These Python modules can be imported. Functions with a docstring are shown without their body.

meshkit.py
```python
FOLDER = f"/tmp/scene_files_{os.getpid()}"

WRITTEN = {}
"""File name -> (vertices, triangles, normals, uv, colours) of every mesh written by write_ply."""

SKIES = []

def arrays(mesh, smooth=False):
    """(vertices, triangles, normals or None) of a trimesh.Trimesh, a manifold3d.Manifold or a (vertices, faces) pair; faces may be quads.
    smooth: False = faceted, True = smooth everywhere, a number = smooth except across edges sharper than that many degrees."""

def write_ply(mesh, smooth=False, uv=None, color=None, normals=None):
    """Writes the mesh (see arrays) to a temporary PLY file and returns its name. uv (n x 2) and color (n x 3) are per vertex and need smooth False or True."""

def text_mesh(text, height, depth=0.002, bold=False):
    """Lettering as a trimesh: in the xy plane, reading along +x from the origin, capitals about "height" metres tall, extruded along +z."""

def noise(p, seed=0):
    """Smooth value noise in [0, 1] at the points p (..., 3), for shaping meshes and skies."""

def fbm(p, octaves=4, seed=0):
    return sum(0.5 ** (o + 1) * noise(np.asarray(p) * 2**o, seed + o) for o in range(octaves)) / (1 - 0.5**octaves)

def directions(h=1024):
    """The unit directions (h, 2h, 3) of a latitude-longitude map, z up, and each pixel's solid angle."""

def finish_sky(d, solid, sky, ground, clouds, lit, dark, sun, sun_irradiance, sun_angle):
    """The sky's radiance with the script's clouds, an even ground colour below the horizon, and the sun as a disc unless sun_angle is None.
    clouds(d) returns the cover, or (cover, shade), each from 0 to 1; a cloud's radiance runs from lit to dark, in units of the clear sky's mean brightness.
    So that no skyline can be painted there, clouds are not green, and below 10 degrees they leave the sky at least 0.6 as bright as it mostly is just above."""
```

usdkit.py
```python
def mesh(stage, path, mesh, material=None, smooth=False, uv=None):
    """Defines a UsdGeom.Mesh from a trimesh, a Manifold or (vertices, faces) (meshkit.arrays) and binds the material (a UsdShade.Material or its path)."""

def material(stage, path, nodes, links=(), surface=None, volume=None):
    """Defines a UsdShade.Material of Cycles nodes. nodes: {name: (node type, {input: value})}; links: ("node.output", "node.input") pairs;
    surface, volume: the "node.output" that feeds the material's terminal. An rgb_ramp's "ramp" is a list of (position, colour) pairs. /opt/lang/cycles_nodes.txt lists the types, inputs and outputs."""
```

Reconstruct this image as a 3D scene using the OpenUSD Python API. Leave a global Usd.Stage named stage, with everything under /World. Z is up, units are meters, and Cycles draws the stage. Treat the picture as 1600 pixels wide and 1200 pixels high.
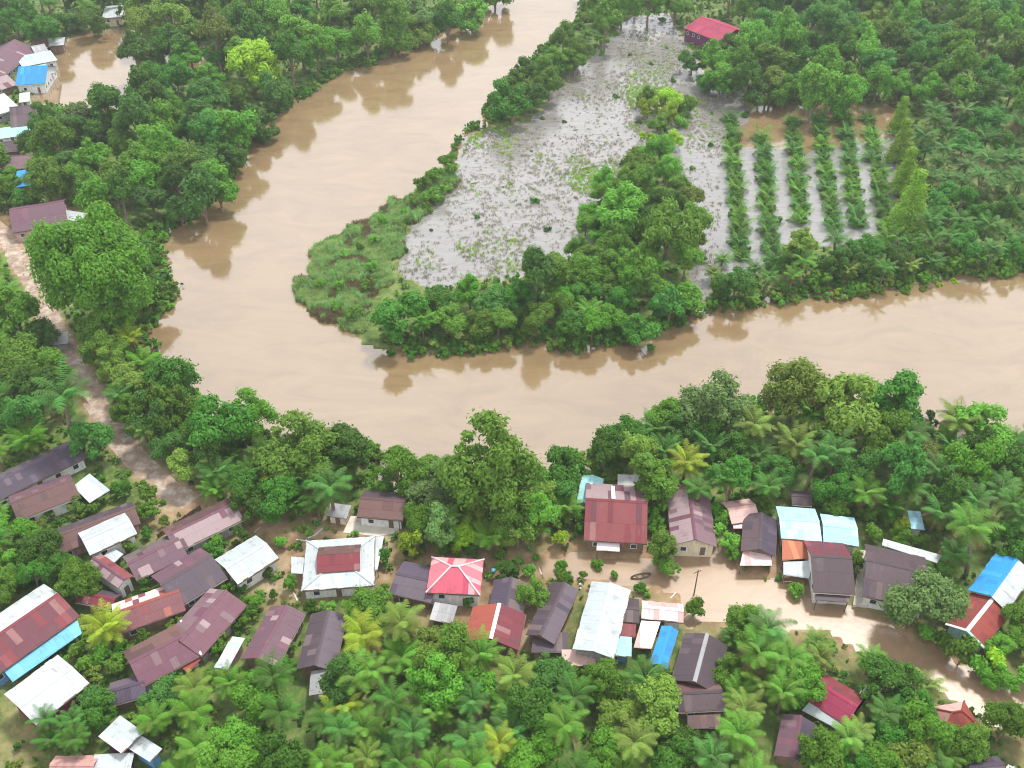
import math, random
import numpy as np, trimesh, shapely, usdkit, meshkit
from shapely.geometry import Polygon, Point, LineString, box as sbox
from scipy import ndimage
from pxr import Usd, UsdGeom, UsdLux, UsdShade, Gf, Sdf, Vt

# ------------------------------------------------------------------ camera, sky, sun, exposure
CAM_H, FPX, PITCH = 132.0, 1500.0, 38.66
SUN_EL, SUN_AZ = math.radians(62), math.radians(215)
SKY_STRENGTH, SUN_INTENSITY, SUN_ANGLE, EXPOSURE = 0.10, 0.70, 8.0, 0.76

stage = Usd.Stage.CreateInMemory()
UsdGeom.SetStageUpAxis(stage, UsdGeom.Tokens.z)
UsdGeom.SetStageMetersPerUnit(stage, 1.0)
UsdGeom.Xform.Define(stage, '/World')
UsdGeom.Scope.Define(stage, '/World/Looks')
cam = UsdGeom.Camera.Define(stage, '/World/camera')
cam.AddTranslateOp().Set(Gf.Vec3d(0, 0, CAM_H))
cam.AddRotateXOp().Set(90 - PITCH)
cam.CreateHorizontalApertureAttr(36.0); cam.CreateVerticalApertureAttr(27.0)
cam.CreateFocalLengthAttr(36.0 * FPX / 1600)
cam.CreateClippingRangeAttr(Gf.Vec2f(1, 6000))
cam.CreateExposureAttr(EXPOSURE)

def mat(name, nodes, links=(), surface=None, volume=None):
    return usdkit.material(stage, '/World/Looks/' + name, nodes, links, surface, volume)

sky_look = mat('sky_look', {
    'sky': ('sky_texture', {'sky_type': 'single_scattering', 'sun_disc': False, 'sun_elevation': SUN_EL, 'sun_rotation': SUN_AZ}),
    'tc': ('texture_coordinate', {}),
    'n': ('noise_texture', {'scale': 2.2, 'detail': 5.0, 'roughness': 0.55}),
    'cov': ('rgb_ramp', {'ramp': [(0.0, (0.80,) * 3), (0.45, (0.88,) * 3), (0.75, (1.0,) * 3)]}),
    'n2': ('noise_texture', {'scale': 3.5, 'detail': 4.0}),
    'cl': ('rgb_ramp', {'ramp': [(0.3, (8.6, 8.9, 9.4)), (0.7, (12.0, 12.0, 12.1))]}),
    'mx': ('mix_color', {}),
    'bg': ('background_shader', {'strength': SKY_STRENGTH})},
    [('tc.generated', 'n.vector'), ('tc.generated', 'n2.vector'), ('n.fac', 'cov.fac'), ('n2.fac', 'cl.fac'),
     ('cov.color', 'mx.fac'), ('sky.color', 'mx.a'), ('cl.color', 'mx.b'), ('mx.result', 'bg.color')], surface='bg.background')
dome = UsdLux.DomeLight.Define(stage, '/World/sky')
UsdShade.MaterialBindingAPI.Apply(dome.GetPrim()).Bind(sky_look)
sun = UsdLux.DistantLight.Define(stage, '/World/sun')
sun.CreateIntensityAttr(SUN_INTENSITY); sun.CreateAngleAttr(SUN_ANGLE); sun.CreateNormalizeAttr(True)
sun.CreateColorAttr(Gf.Vec3f(1.0, 0.96, 0.90))
sun.AddRotateZOp().Set(180 - math.degrees(SUN_AZ)); sun.AddRotateXOp().Set(-(90 - math.degrees(SUN_EL)))

# ------------------------------------------------------------------ projection helpers
_p = math.radians(PITCH)
FWD = np.array([0, math.cos(_p), -math.sin(_p)]); UPV = np.array([0, math.sin(_p), math.cos(_p)])
EYE = np.array([0, 0, CAM_H])
def ground(px, py, z=0.0):
    "the world point at height z that the photograph shows at pixel px, py"
    d = FWD + np.array([1.0, 0, 0]) * (px - 800) / FPX - UPV * (py - 600) / FPX
    return EYE + d * (z - CAM_H) / d[2]
def pixel(P):
    v = np.asarray(P, float) - EYE
    w = v @ FWD
    return 800 + FPX * v[..., 0] / w, 600 - FPX * (v @ UPV) / w
def mpp(P):
    return float((np.asarray(P) - EYE) @ FWD) / FPX
def gpoly(pts, z=0.0):
    return Polygon([tuple(ground(x, y, z)[:2]) for x, y in pts]).buffer(0)

# ------------------------------------------------------------------ prim helpers
used = {}
def numbered(parent, name):
    k = used.get((parent, name), 0); used[(parent, name)] = k + 1
    return name if k == 0 else f'{name}_{k:03d}'
def tag(prim, label=None, cat=None, group=None, kind=None):
    prim = prim.GetPrim() if hasattr(prim, 'GetPrim') else prim
    for k, v in (('label', label), ('category', cat), ('group', group), ('kind', kind)):
        if v: prim.SetCustomDataByKey(k, v)
    return prim
def obj(name, mesh, m, parent='/World', smooth=False):
    parent = str(parent.GetPath()) if hasattr(parent, 'GetPath') else parent
    return usdkit.mesh(stage, f'{parent}/{numbered(parent, name)}', mesh, m, smooth).GetPrim()
def thing(name, label, cat, loc, rotz=0.0, group=None, parent='/World', scale=None):
    x = UsdGeom.Xform.Define(stage, f'{parent}/{numbered(parent, name)}')
    x.AddTranslateOp().Set(Gf.Vec3d(*map(float, loc))); x.AddRotateZOp().Set(math.degrees(rotz))
    if scale is not None: x.AddScaleOp().Set(Gf.Vec3f(*map(float, scale)))
    return tag(x, label, cat, group)

class MB:
    "collects triangles"
    def __init__(s): s.v, s.f, s.n = [], [], 0
    def add(s, v, f):
        v = np.asarray(v, float); f = np.asarray(f, int)
        if f.shape[1] == 4: f = np.vstack([f[:, [0, 1, 2]], f[:, [0, 2, 3]]])
        s.v.append(v); s.f.append(f + s.n); s.n += len(v); return s
    def box(s, x0, x1, y0, y1, z0, z1):
        v = [(x, y, z) for x in (x0, x1) for y in (y0, y1) for z in (z0, z1)]
        return s.add(v, [(0, 1, 3, 2), (4, 6, 7, 5), (0, 4, 5, 1), (2, 3, 7, 6), (0, 2, 6, 4), (1, 5, 7, 3)])
    def prism(s, top, down):
        "a convex 3D polygon given thickness along the vector down"
        t = np.asarray(top, float); b = t + np.asarray(down, float); n = len(t)
        f = [(0, i, i + 1) for i in range(1, n - 1)] + [(n, n + i + 1, n + i) for i in range(1, n - 1)]
        for i in range(n):
            j = (i + 1) % n; f += [(i, n + i, n + j), (i, n + j, j)]
        return s.add(np.vstack([t, b]), f)
    def tube(s, pts, radii, sides=6):
        pts = np.asarray(pts, float); t = np.gradient(pts, axis=0); t /= np.linalg.norm(t, axis=1, keepdims=True) + 1e-9
        a = np.cross(t, np.where(np.abs(t[:, 2:]) < 0.9, [[0, 0, 1.0]], [[1.0, 0, 0]])); a /= np.linalg.norm(a, axis=1, keepdims=True) + 1e-9
        b = np.cross(t, a); th = np.arange(sides) * 2 * math.pi / sides; r = np.broadcast_to(radii, len(pts))
        v = (pts[:, None] + r[:, None, None] * (a[:, None] * np.cos(th)[None, :, None] + b[:, None] * np.sin(th)[None, :, None])).reshape(-1, 3)
        f = [(k * sides + i, k * sides + (i + 1) % sides, (k + 1) * sides + (i + 1) % sides, (k + 1) * sides + i) for k in range(len(pts) - 1) for i in range(sides)]
        s.add(v, f)
        e = len(v); s.add(np.vstack([v[-sides:], pts[-1:]]), [(i, (i + 1) % sides, sides) for i in range(sides)]); return s
    def get(s): return (np.vstack(s.v), np.vstack(s.f))

# ------------------------------------------------------------------ materials
def leaf_look(name, base, alt, rough=0.55):
    return mat(name, {
        'g': ('geometry', {}), 'oi': ('object_info', {}),
        'n': ('noise_texture', {'scale': 0.5, 'detail': 2.0}),
        'r': ('rgb_ramp', {'ramp': [(0.0, [c * 0.6 for c in base]), (0.5, base), (1.0, alt)]}),
        'a': ('math', {'math_type': 'multiply', 'value2': 0.55}), 'b': ('math', {'math_type': 'multiply', 'value2': 0.5}),
        's': ('math', {'math_type': 'add'}),
        'hv': ('hsv', {}), 'v': ('map_range', {'to_min': 0.68, 'to_max': 1.35}), 'h': ('map_range', {'to_min': 0.485, 'to_max': 0.515}),
        'p': ('principled_bsdf', {'roughness': rough, 'specular_ior_level': 0.3}),
        't': ('translucent_bsdf', {}), 'm': ('mix_closure', {'fac': 0.42})},
        [('g.position', 'n.vector'), ('g.random_per_island', 'a.value1'), ('n.fac', 'b.value1'), ('a.value', 's.value1'), ('b.value', 's.value2'),
         ('s.value', 'r.fac'), ('r.color', 'hv.color'), ('oi.random', 'v.value'), ('v.result', 'hv.value'), ('oi.random', 'h.value'), ('h.result', 'hv.hue'),
         ('hv.color', 'p.base_color'), ('hv.color', 't.color'),
         ('p.BSDF', 'm.closure1'), ('t.BSDF', 'm.closure2')], surface='m.closure')
LEAF = {
    'dark': leaf_look('leaf_dark_green', (0.078, 0.226, 0.016), (0.191, 0.438, 0.026)),
    'mid': leaf_look('leaf_mid_green', (0.130, 0.312, 0.018), (0.286, 0.561, 0.030)),
    'bright': leaf_look('leaf_bright_green', (0.169, 0.376, 0.033), (0.343, 0.612, 0.058)),
    'lime': leaf_look('leaf_lime_green', (0.343, 0.568, 0.024), (0.568, 0.825, 0.042)),
    'olive': leaf_look('leaf_olive', (0.206, 0.317, 0.038), (0.403, 0.530, 0.071)),
    'grey': leaf_look('leaf_grey_green', (0.170, 0.305, 0.075), (0.378, 0.542, 0.129)),
    'blue': leaf_look('leaf_blue_green', (0.090, 0.261, 0.035), (0.268, 0.509, 0.066)),
    'yellow': leaf_look('leaf_yellow_green', (0.326, 0.427, 0.023), (0.586, 0.670, 0.052)),
}
LEAF['fresh'] = leaf_look('leaf_fresh', (0.260, 0.500, 0.030), (0.360, 0.620, 0.050))
COLOUR_WORD = {'fresh': 'fresh lime green', 'dark': 'dark green', 'mid': 'mid green', 'bright': 'bright green', 'lime': 'lime green', 'olive': 'olive green', 'grey': 'greyish green', 'blue': 'bluish green', 'yellow': 'yellowish green'}
reed_look = leaf_look('leaf_reed', (0.27, 0.46, 0.14), (0.40, 0.60, 0.22))
reed_pale = leaf_look('leaf_reed_pale', (0.38, 0.52, 0.18), (0.52, 0.64, 0.28))
reed_brown = leaf_look('leaf_reed_brown', (0.24, 0.20, 0.10), (0.38, 0.32, 0.17))
dead_frond = leaf_look('leaf_dead_frond', (0.20, 0.135, 0.06), (0.32, 0.22, 0.10))
dry_look = leaf_look('leaf_dry_grass', (0.405, 0.378, 0.294), (0.594, 0.567, 0.476))

def plain(name, base, rough=0.7, var=0.25, scale=3.0, spec=0.3):
    return mat(name, {
        'tc': ('texture_coordinate', {}), 'n': ('noise_texture', {'scale': scale, 'detail': 5.0, 'roughness': 0.65}),
        'r': ('rgb_ramp', {'ramp': [(0.25, [c * (1 - var) for c in base]), (0.75, [min(1, c * (1 + var)) for c in base])]}),
        'p': ('principled_bsdf', {'roughness': rough, 'specular_ior_level': spec})},
        [('tc.object', 'n.vector'), ('n.fac', 'r.fac'), ('r.color', 'p.base_color')], surface='p.BSDF')
bark = plain('bark', (0.16, 0.12, 0.085), 0.9, 0.4, 2.0)
pale_bark = plain('pale_bark', (0.42, 0.40, 0.36), 0.85, 0.25, 2.0)
palm_bark = plain('palm_bark', (0.13, 0.10, 0.07), 0.9, 0.5, 5.0)
concrete = plain('concrete', (0.46, 0.42, 0.36), 0.85, 0.2, 0.8)
glass_dark = mat('window_glass', {'p': ('principled_bsdf', {'base_color': (0.02, 0.025, 0.03), 'roughness': 0.12})}, surface='p.BSDF')
wood_dark = plain('dark_wood', (0.12, 0.08, 0.055), 0.8, 0.4, 3.0)
white_trim = plain('white_trim', (0.56, 0.56, 0.55), 0.55, 0.1, 2.0)
wall_cache = {}
WALL = {'white': (0.70, 0.70, 0.68), 'cream': (0.66, 0.58, 0.42), 'wood': (0.20, 0.13, 0.085), 'maroon': (0.16, 0.025, 0.045), 'blue': (0.12, 0.30, 0.55), 'pink': (0.50, 0.30, 0.30), 'grey': (0.34, 0.33, 0.32), 'purple': (0.13, 0.03, 0.09), 'teal': (0.35, 0.62, 0.58)}
def wall_look(c):
    if c not in wall_cache:
        base = [x * 0.82 for x in WALL[c]]
        wall_cache[c] = mat('wall_' + c, {
            'tc': ('texture_coordinate', {}), 'mp': ('mapping', {'scale': (1.2, 1.2, 0.35)}), 'n': ('noise_texture', {'scale': 2.0, 'detail': 6.0, 'roughness': 0.7}),
            'r': ('rgb_ramp', {'ramp': [(0.3, [x * 0.62 for x in base]), (0.55, base), (0.8, [min(1, x * 1.1) for x in base])]}),
            'p': ('principled_bsdf', {'roughness': 0.8, 'specular_ior_level': 0.25})},
            [('tc.object', 'mp.vector'), ('mp.vector', 'n.vector'), ('n.fac', 'r.fac'), ('r.color', 'p.base_color')], surface='p.BSDF')
    return wall_cache[c]
ROOF = {
    'purple': [(0.165, 0.070, 0.098), (0.185, 0.082, 0.110), (0.145, 0.080, 0.105), (0.20, 0.125, 0.145), (0.34, 0.25, 0.26)],
    'dark': [(0.095, 0.068, 0.078), (0.115, 0.082, 0.092), (0.078, 0.058, 0.068), (0.155, 0.115, 0.118), (0.088, 0.066, 0.088)],
    'navy': [(0.085, 0.065, 0.095), (0.100, 0.078, 0.115), (0.070, 0.055, 0.080), (0.13, 0.10, 0.125)],
    'maroon': [(0.205, 0.042, 0.052), (0.175, 0.036, 0.050), (0.23, 0.060, 0.065), (0.14, 0.045, 0.060), (0.28, 0.13, 0.13)],
    'brown': [(0.14, 0.075, 0.070), (0.17, 0.095, 0.085), (0.11, 0.065, 0.065)],
    'red': [(0.30, 0.065, 0.050), (0.36, 0.09, 0.065), (0.24, 0.055, 0.050)],
    'patch': [(0.30, 0.075, 0.060), (0.36, 0.12, 0.10), (0.62, 0.50, 0.48), (0.24, 0.07, 0.07), (0.20, 0.08, 0.09)],
    'orange': [(0.46, 0.15, 0.06), (0.52, 0.20, 0.09), (0.60, 0.38, 0.28), (0.40, 0.12, 0.06)],
    'white': [(0.44, 0.48, 0.49), (0.48, 0.515, 0.525), (0.40, 0.445, 0.46)],
    'pinkwhite': [(0.70, 0.58, 0.58), (0.74, 0.68, 0.68), (0.58, 0.36, 0.34), (0.66, 0.50, 0.50)],
    'rustpink': [(0.52, 0.30, 0.27), (0.58, 0.38, 0.35), (0.44, 0.22, 0.20)],
    'pink': [(0.62, 0.12, 0.175), (0.66, 0.19, 0.235), (0.54, 0.085, 0.14), (0.68, 0.36, 0.38)],
    'lightblue': [(0.36, 0.66, 0.80), (0.42, 0.70, 0.82), (0.32, 0.60, 0.76)],
    'blue': [(0.035, 0.30, 0.72), (0.05, 0.36, 0.78), (0.03, 0.25, 0.62)],
    'sky': [(0.18, 0.50, 0.75), (0.24, 0.55, 0.78), (0.15, 0.44, 0.70)],
    'teal': [(0.36, 0.68, 0.68), (0.42, 0.72, 0.72), (0.32, 0.62, 0.64)],
    'grey': [(0.36, 0.36, 0.37), (0.42, 0.42, 0.43), (0.30, 0.30, 0.31)],
    'magenta': [(0.34, 0.035, 0.085), (0.40, 0.05, 0.10), (0.28, 0.03, 0.075)],
}
roof_cache = {}
def roof_look(pal, k):
    if (pal, k) not in roof_cache:
        light = sum(ROOF[pal][k]) / 3 > 0.40
        base = [x * (0.80 if light else 0.74) for x in ROOF[pal][k]]
        grime = [base[0] * 0.62, base[1] * 0.58, base[2] * 0.54] if light else (0.55 * base[0] + 0.03, 0.55 * base[1] + 0.012, 0.55 * base[2] + 0.012)
        fade = [min(0.8, x * 1.06) for x in base] if light else [0.78 * x + 0.05 for x in base]
        roof_cache[(pal, k)] = mat(f'roof_{pal}_{k}', {
            'tc': ('texture_coordinate', {}), 'mp': ('mapping', {'scale': (3.0, 0.28, 0.28)}),
            'n': ('noise_texture', {'scale': 1.3, 'detail': 7.0, 'roughness': 0.72}),
            'n2': ('noise_texture', {'scale': 0.55, 'detail': 3.0}), 'mx': ('mix_float', {'fac': 0.45}),
            'r': ('rgb_ramp', {'ramp': [(0.34, grime), (0.46, base), (0.57, base), (0.70, fade)]}),
            'w': ('wave_texture', {'scale': 1.6, 'bands_direction': 'x'}), 'b': ('bump', {'strength': 0.35, 'distance': 0.03}),
            'p': ('principled_bsdf', {'roughness': 0.55, 'specular_ior_level': 0.2})},
            [('tc.object', 'mp.vector'), ('mp.vector', 'n.vector'), ('tc.object', 'n2.vector'), ('n.fac', 'mx.a'), ('n2.fac', 'mx.b'), ('mx.result', 'r.fac'),
             ('r.color', 'p.base_color'), ('tc.object', 'w.vector'), ('w.fac', 'b.height'), ('b.normal', 'p.normal')], surface='p.BSDF')
    return roof_cache[(pal, k)]

# ------------------------------------------------------------------ water and land outlines (photograph pixels at water level)
RIVER = [(770, -70), (760, 0), (735, 22), (690, 46), (620, 76), (575, 98), (530, 110), (505, 125), (455, 160), (400, 192), (372, 235), (350, 282), (305, 330), (245, 365), (240, 395), (252, 430), (262, 462), (238, 492), (212, 520), (235, 575), (285, 630), (300, 672), (380, 690), (460, 705), (540, 700), (585, 715), (590, 760), (650, 775), (720, 760), (790, 765), (850, 770), (900, 745), (960, 700), (1040, 680), (1100, 650), (1180, 640), (1300, 640), (1430, 660), (1500, 700), (1600, 700), (1720, 705),
         (1720, 418), (1600, 420), (1500, 428), (1400, 440), (1330, 455), (1230, 462), (1150, 476), (1090, 480), (1040, 506), (960, 526), (910, 544), (850, 534), (800, 528), (740, 542), (640, 548), (590, 542), (540, 515), (482, 490), (467, 460), (490, 402), (540, 362), (600, 332), (640, 302), (680, 272), (715, 252), (725, 225), (745, 200), (780, 192), (768, 176), (782, 150), (822, 112), (872, 62), (912, 34), (925, -8), (945, -70)]
POOLS = [
    [(45, 168), (60, 130), (95, 70), (130, 48), (165, 46), (205, 45), (215, 85), (300, 82), (330, 92), (310, 125), (230, 135), (205, 172), (130, 168), (80, 160)],
    [(-80, 345), (40, 330), (60, 372), (45, 420), (20, 395), (-80, 410)],
    [(850, 868), (905, 862), (960, 868), (1020, 880), (1050, 900), (1085, 860), (1150, 870), (1160, 905), (1215, 915), (1255, 930), (1330, 948), (1410, 968), (1462, 1008), (1512, 1045), (1565, 1075), (1680, 1085), (1680, 1160), (1570, 1138), (1496, 1092), (1426, 1044), (1366, 1016), (1300, 1008), (1240, 986), (1190, 975), (1130, 985), (1070, 985), (1070, 940), (1000, 925), (930, 905), (860, 910)],
    [(1150, 165), (1400, 165), (1398, 385), (1360, 385), (1225, 395), (1130, 440), (1095, 480), (1085, 465), (1095, 380), (1120, 250)],
    [(1050, 60), (1095, 90), (1110, 130), (1165, 140), (1165, 175), (1080, 165), (1055, 120)],
]
MARSH = [(985, 25), (1045, 22), (1075, 70), (1100, 135), (1165, 145), (1165, 190), (1130, 210), (1122, 420), (1100, 480), (1082, 462), (1082, 330), (1052, 300), (1052, 230), (1000, 260), (930, 310), (925, 385), (870, 412), (760, 440), (690, 450), (620, 440), (632, 350), (690, 300), (718, 255), (730, 215), (775, 195), (830, 190), (860, 145), (900, 110), (940, 75)]
MUD = [[(255, 752), (340, 770), (440, 795), (500, 815), (610, 815), (612, 930), (560, 940), (450, 940), (400, 965), (372, 935), (425, 885), (395, 838), (330, 860), (250, 855), (225, 800)],
       [(840, 840), (930, 850), (1240, 850), (1300, 940), (1480, 1000), (1640, 1090), (1640, 1220), (1580, 1220), (1560, 1110), (1420, 1055), (1300, 1030), (1180, 990), (1080, 1000), (1060, 950), (880, 925), (845, 905)],
       [(0, 330), (110, 320), (130, 350), (60, 400), (20, 420), (0, 420)], [(1010, 835), (1230, 850), (1225, 890), (1040, 880)],
       [(0, 1040), (30, 1140), (80, 1200), (0, 1220)], [(620, 860), (830, 850), (900, 1020), (720, 1030), (620, 930)]]
ROAD = [(-40, 330), (10, 375), (45, 430), (72, 490), (100, 540), (128, 590), (155, 640), (185, 688), (225, 728), (262, 765), (300, 785)]
river_p, marsh_p = gpoly(RIVER), gpoly(MARSH)
plantation_p = gpoly([(1150, 232), (1220, 236), (1240, 258), (1275, 236), (1396, 218), (1398, 385), (1360, 385), (1225, 395), (1130, 440), (1095, 480), (1085, 465), (1095, 380), (1120, 250)])
pools_p = shapely.union_all([gpoly(p) for p in POOLS]).buffer(2.5).buffer(-4.5).buffer(2.0)
water_all = shapely.union_all([river_p, pools_p, marsh_p])
mud_p = shapely.union_all([gpoly(p) for p in MUD])
road_line = LineString([tuple(ground(x, y, 0.5)[:2]) for x, y in ROAD])

# ------------------------------------------------------------------ the ground, one sheet with the river bed sunk in it
STEP = 1.5
gx = np.arange(-300, 300.1, STEP); gy = np.arange(45, 540.1, STEP)
X, Y = np.meshgrid(gx, gy, indexing='ij')
_w1 = meshkit.fbm(np.stack([X / 9, Y / 9, X * 0], -1), 3, 17) - 0.5; _w2 = meshkit.fbm(np.stack([X / 9, Y / 9, X * 0 + 7], -1), 3, 18) - 0.5
inside = shapely.contains_xy(water_all, X + 8 * _w1, Y + 8 * _w2)
d_land = ndimage.distance_transform_edt(~inside) * STEP; d_water = ndimage.distance_transform_edt(inside) * STEP
N1 = meshkit.fbm(np.stack([X / 14, Y / 14, X * 0], -1), 4, 3); N2 = meshkit.fbm(np.stack([X / 4, Y / 4, X * 0], -1), 3, 9)
H = np.where(inside, -np.minimum(d_water * 0.25, 1.4) - 0.05, np.minimum(0.05 + d_land * 0.14, 0.55) + (N1 - 0.5) * np.minimum(d_land * 0.12, 0.7) + (N2 - 0.5) * 0.15)
d_road = shapely.distance(shapely.points(X, Y), road_line)
H = np.where(d_road < 5, H + (np.clip(0.42, None, 0.42) - H) * np.clip((5 - d_road) / 2.5, 0, 1), H)
mudm = ndimage.gaussian_filter(shapely.contains_xy(mud_p, X, Y).astype(float), 2.0)
mudm = np.clip(np.maximum(mudm, np.clip((3.6 - d_road) / 1.5, 0, 1)) + np.clip((2.0 - d_land) / 3, 0, 0.6) * ~inside, 0, 1)
def terrain(x, y):
    i = np.clip((np.asarray(x) - gx[0]) / STEP, 0, len(gx) - 1.001); j = np.clip((np.asarray(y) - gy[0]) / STEP, 0, len(gy) - 1.001)
    a, b = i.astype(int) if hasattr(i, 'astype') else int(i), j.astype(int) if hasattr(j, 'astype') else int(j)
    u, v = i - a, j - b
    return H[a, b] * (1 - u) * (1 - v) + H[a + 1, b] * u * (1 - v) + H[a, b + 1] * (1 - u) * v + H[a + 1, b + 1] * u * v
def mud_at(x, y):
    return mudm[np.clip(((np.asarray(x) - gx[0]) / STEP).astype(int), 0, len(gx) - 1), np.clip(((np.asarray(y) - gy[0]) / STEP).astype(int), 0, len(gy) - 1)]
fx = np.concatenate([[-2500, -1200, -700, -450], gx, [450, 700, 1200, 2500]]); fy = np.concatenate([[-900, -300, -60], gy, [640, 800, 1300, 3000]])
FH = np.pad(H, ((4, 4), (3, 4)), mode='edge'); FM = np.pad(mudm, ((4, 4), (3, 4)), mode='constant')
FX, FY = np.meshgrid(fx, fy, indexing='ij')
nx, ny = FX.shape
idx = np.arange(nx * ny).reshape(nx, ny)
quads = np.stack([idx[:-1, :-1], idx[1:, :-1], idx[1:, 1:], idx[:-1, 1:]], -1).reshape(-1, 4)
ground_look = mat('ground_look', {
    'g': ('geometry', {}), 'at': ('attribute', {'attribute': 'mud'}),
    'n': ('noise_texture', {'scale': 0.35, 'detail': 7.0, 'roughness': 0.7}), 'n2': ('noise_texture', {'scale': 0.16, 'detail': 8.0, 'roughness': 0.72}),
    'gr': ('rgb_ramp', {'ramp': [(0.30, (0.045, 0.060, 0.022)), (0.48, (0.070, 0.120, 0.026)), (0.58, (0.115, 0.165, 0.040)), (0.72, (0.20, 0.15, 0.08))]}),
    'mr': ('rgb_ramp', {'ramp': [(0.28, (0.105, 0.068, 0.038)), (0.42, (0.20, 0.130, 0.074)), (0.52, (0.27, 0.178, 0.105)), (0.62, (0.32, 0.235, 0.155)), (0.72, (0.38, 0.33, 0.265))]}),
    'o': ('math', {'math_type': 'multiply_add', 'value2': 1.6, 'value3': -0.8}), 's': ('math', {'math_type': 'add', 'use_clamp': True}),
    'mx': ('mix_color', {}), 'p': ('principled_bsdf', {'roughness': 0.9, 'specular_ior_level': 0.2}), 'b': ('bump', {'strength': 0.6, 'distance': 0.2})},
    [('g.position', 'n.vector'), ('g.position', 'n2.vector'), ('n.fac', 'gr.fac'), ('n2.fac', 'mr.fac'), ('n.fac', 'o.value1'), ('o.value', 's.value1'), ('at.fac', 's.value2'),
     ('s.value', 'mx.fac'), ('gr.color', 'mx.a'), ('mr.color', 'mx.b'), ('mx.result', 'p.base_color'), ('n.fac', 'b.height'), ('b.normal', 'p.normal')], surface='p.BSDF')
g = obj('ground', (np.stack([FX, FY, FH], -1).reshape(-1, 3), quads), ground_look, smooth=True)
tag(g, 'low grassy land and bare mud along the flooded river', kind='structure')
UsdGeom.PrimvarsAPI(g).CreatePrimvar('mud', Sdf.ValueTypeNames.FloatArray, 'vertex').Set(Vt.FloatArray.FromNumpy(FM.reshape(-1).astype(np.float32)))

def water_look(name, silt, ior, rough, streak=None):
    nodes = {'g': ('geometry', {}), 'mp': ('mapping', {'scale': (0.05, 0.11, 1.0)}), 'n': ('noise_texture', {'scale': 1.0, 'detail': 6.0, 'roughness': 0.62, 'distortion': 1.2}),
             'r': ('rgb_ramp', {'ramp': [(0.3, [c * 0.84 for c in silt]), (0.5, silt), (0.72, [c * 1.14 for c in silt])]}),
             'wn': ('noise_texture', {'scale': 0.9, 'detail': 3.0}), 'b': ('bump', {'strength': 0.05, 'distance': 0.25}),
             'p': ('principled_bsdf', {'roughness': rough, 'ior': ior})}
    links = [('g.position', 'mp.vector'), ('mp.vector', 'n.vector'), ('n.fac', 'r.fac'), ('g.position', 'wn.vector'), ('wn.fac', 'b.height'), ('b.normal', 'p.normal')]
    if streak:
        nodes |= {'m2': ('mapping', {'scale': (0.12, 0.85, 1.0)}), 'n2': ('noise_texture', {'scale': 1.0, 'detail': 6.0, 'roughness': 0.72, 'distortion': 0.6}),
                  'r2': ('rgb_ramp', {'ramp': [(0.46, (0,) * 3), (0.66, (0.75,) * 3)]}), 'mx': ('mix_color', {'b': streak})}
        links += [('g.position', 'm2.vector'), ('m2.vector', 'n2.vector'), ('n2.fac', 'r2.fac'), ('r2.color', 'mx.fac'), ('r.color', 'mx.a'), ('mx.result', 'p.base_color')]
    else:
        links.append(('r.color', 'p.base_color'))
    return mat(name, nodes, links, surface='p.BSDF')
river_look = water_look('river_look', (0.195, 0.132, 0.070), 2.45, 0.08)
marsh_look = water_look('marsh_look', (0.180, 0.172, 0.168), 1.95, 0.20, (0.120, 0.112, 0.092))
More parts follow.
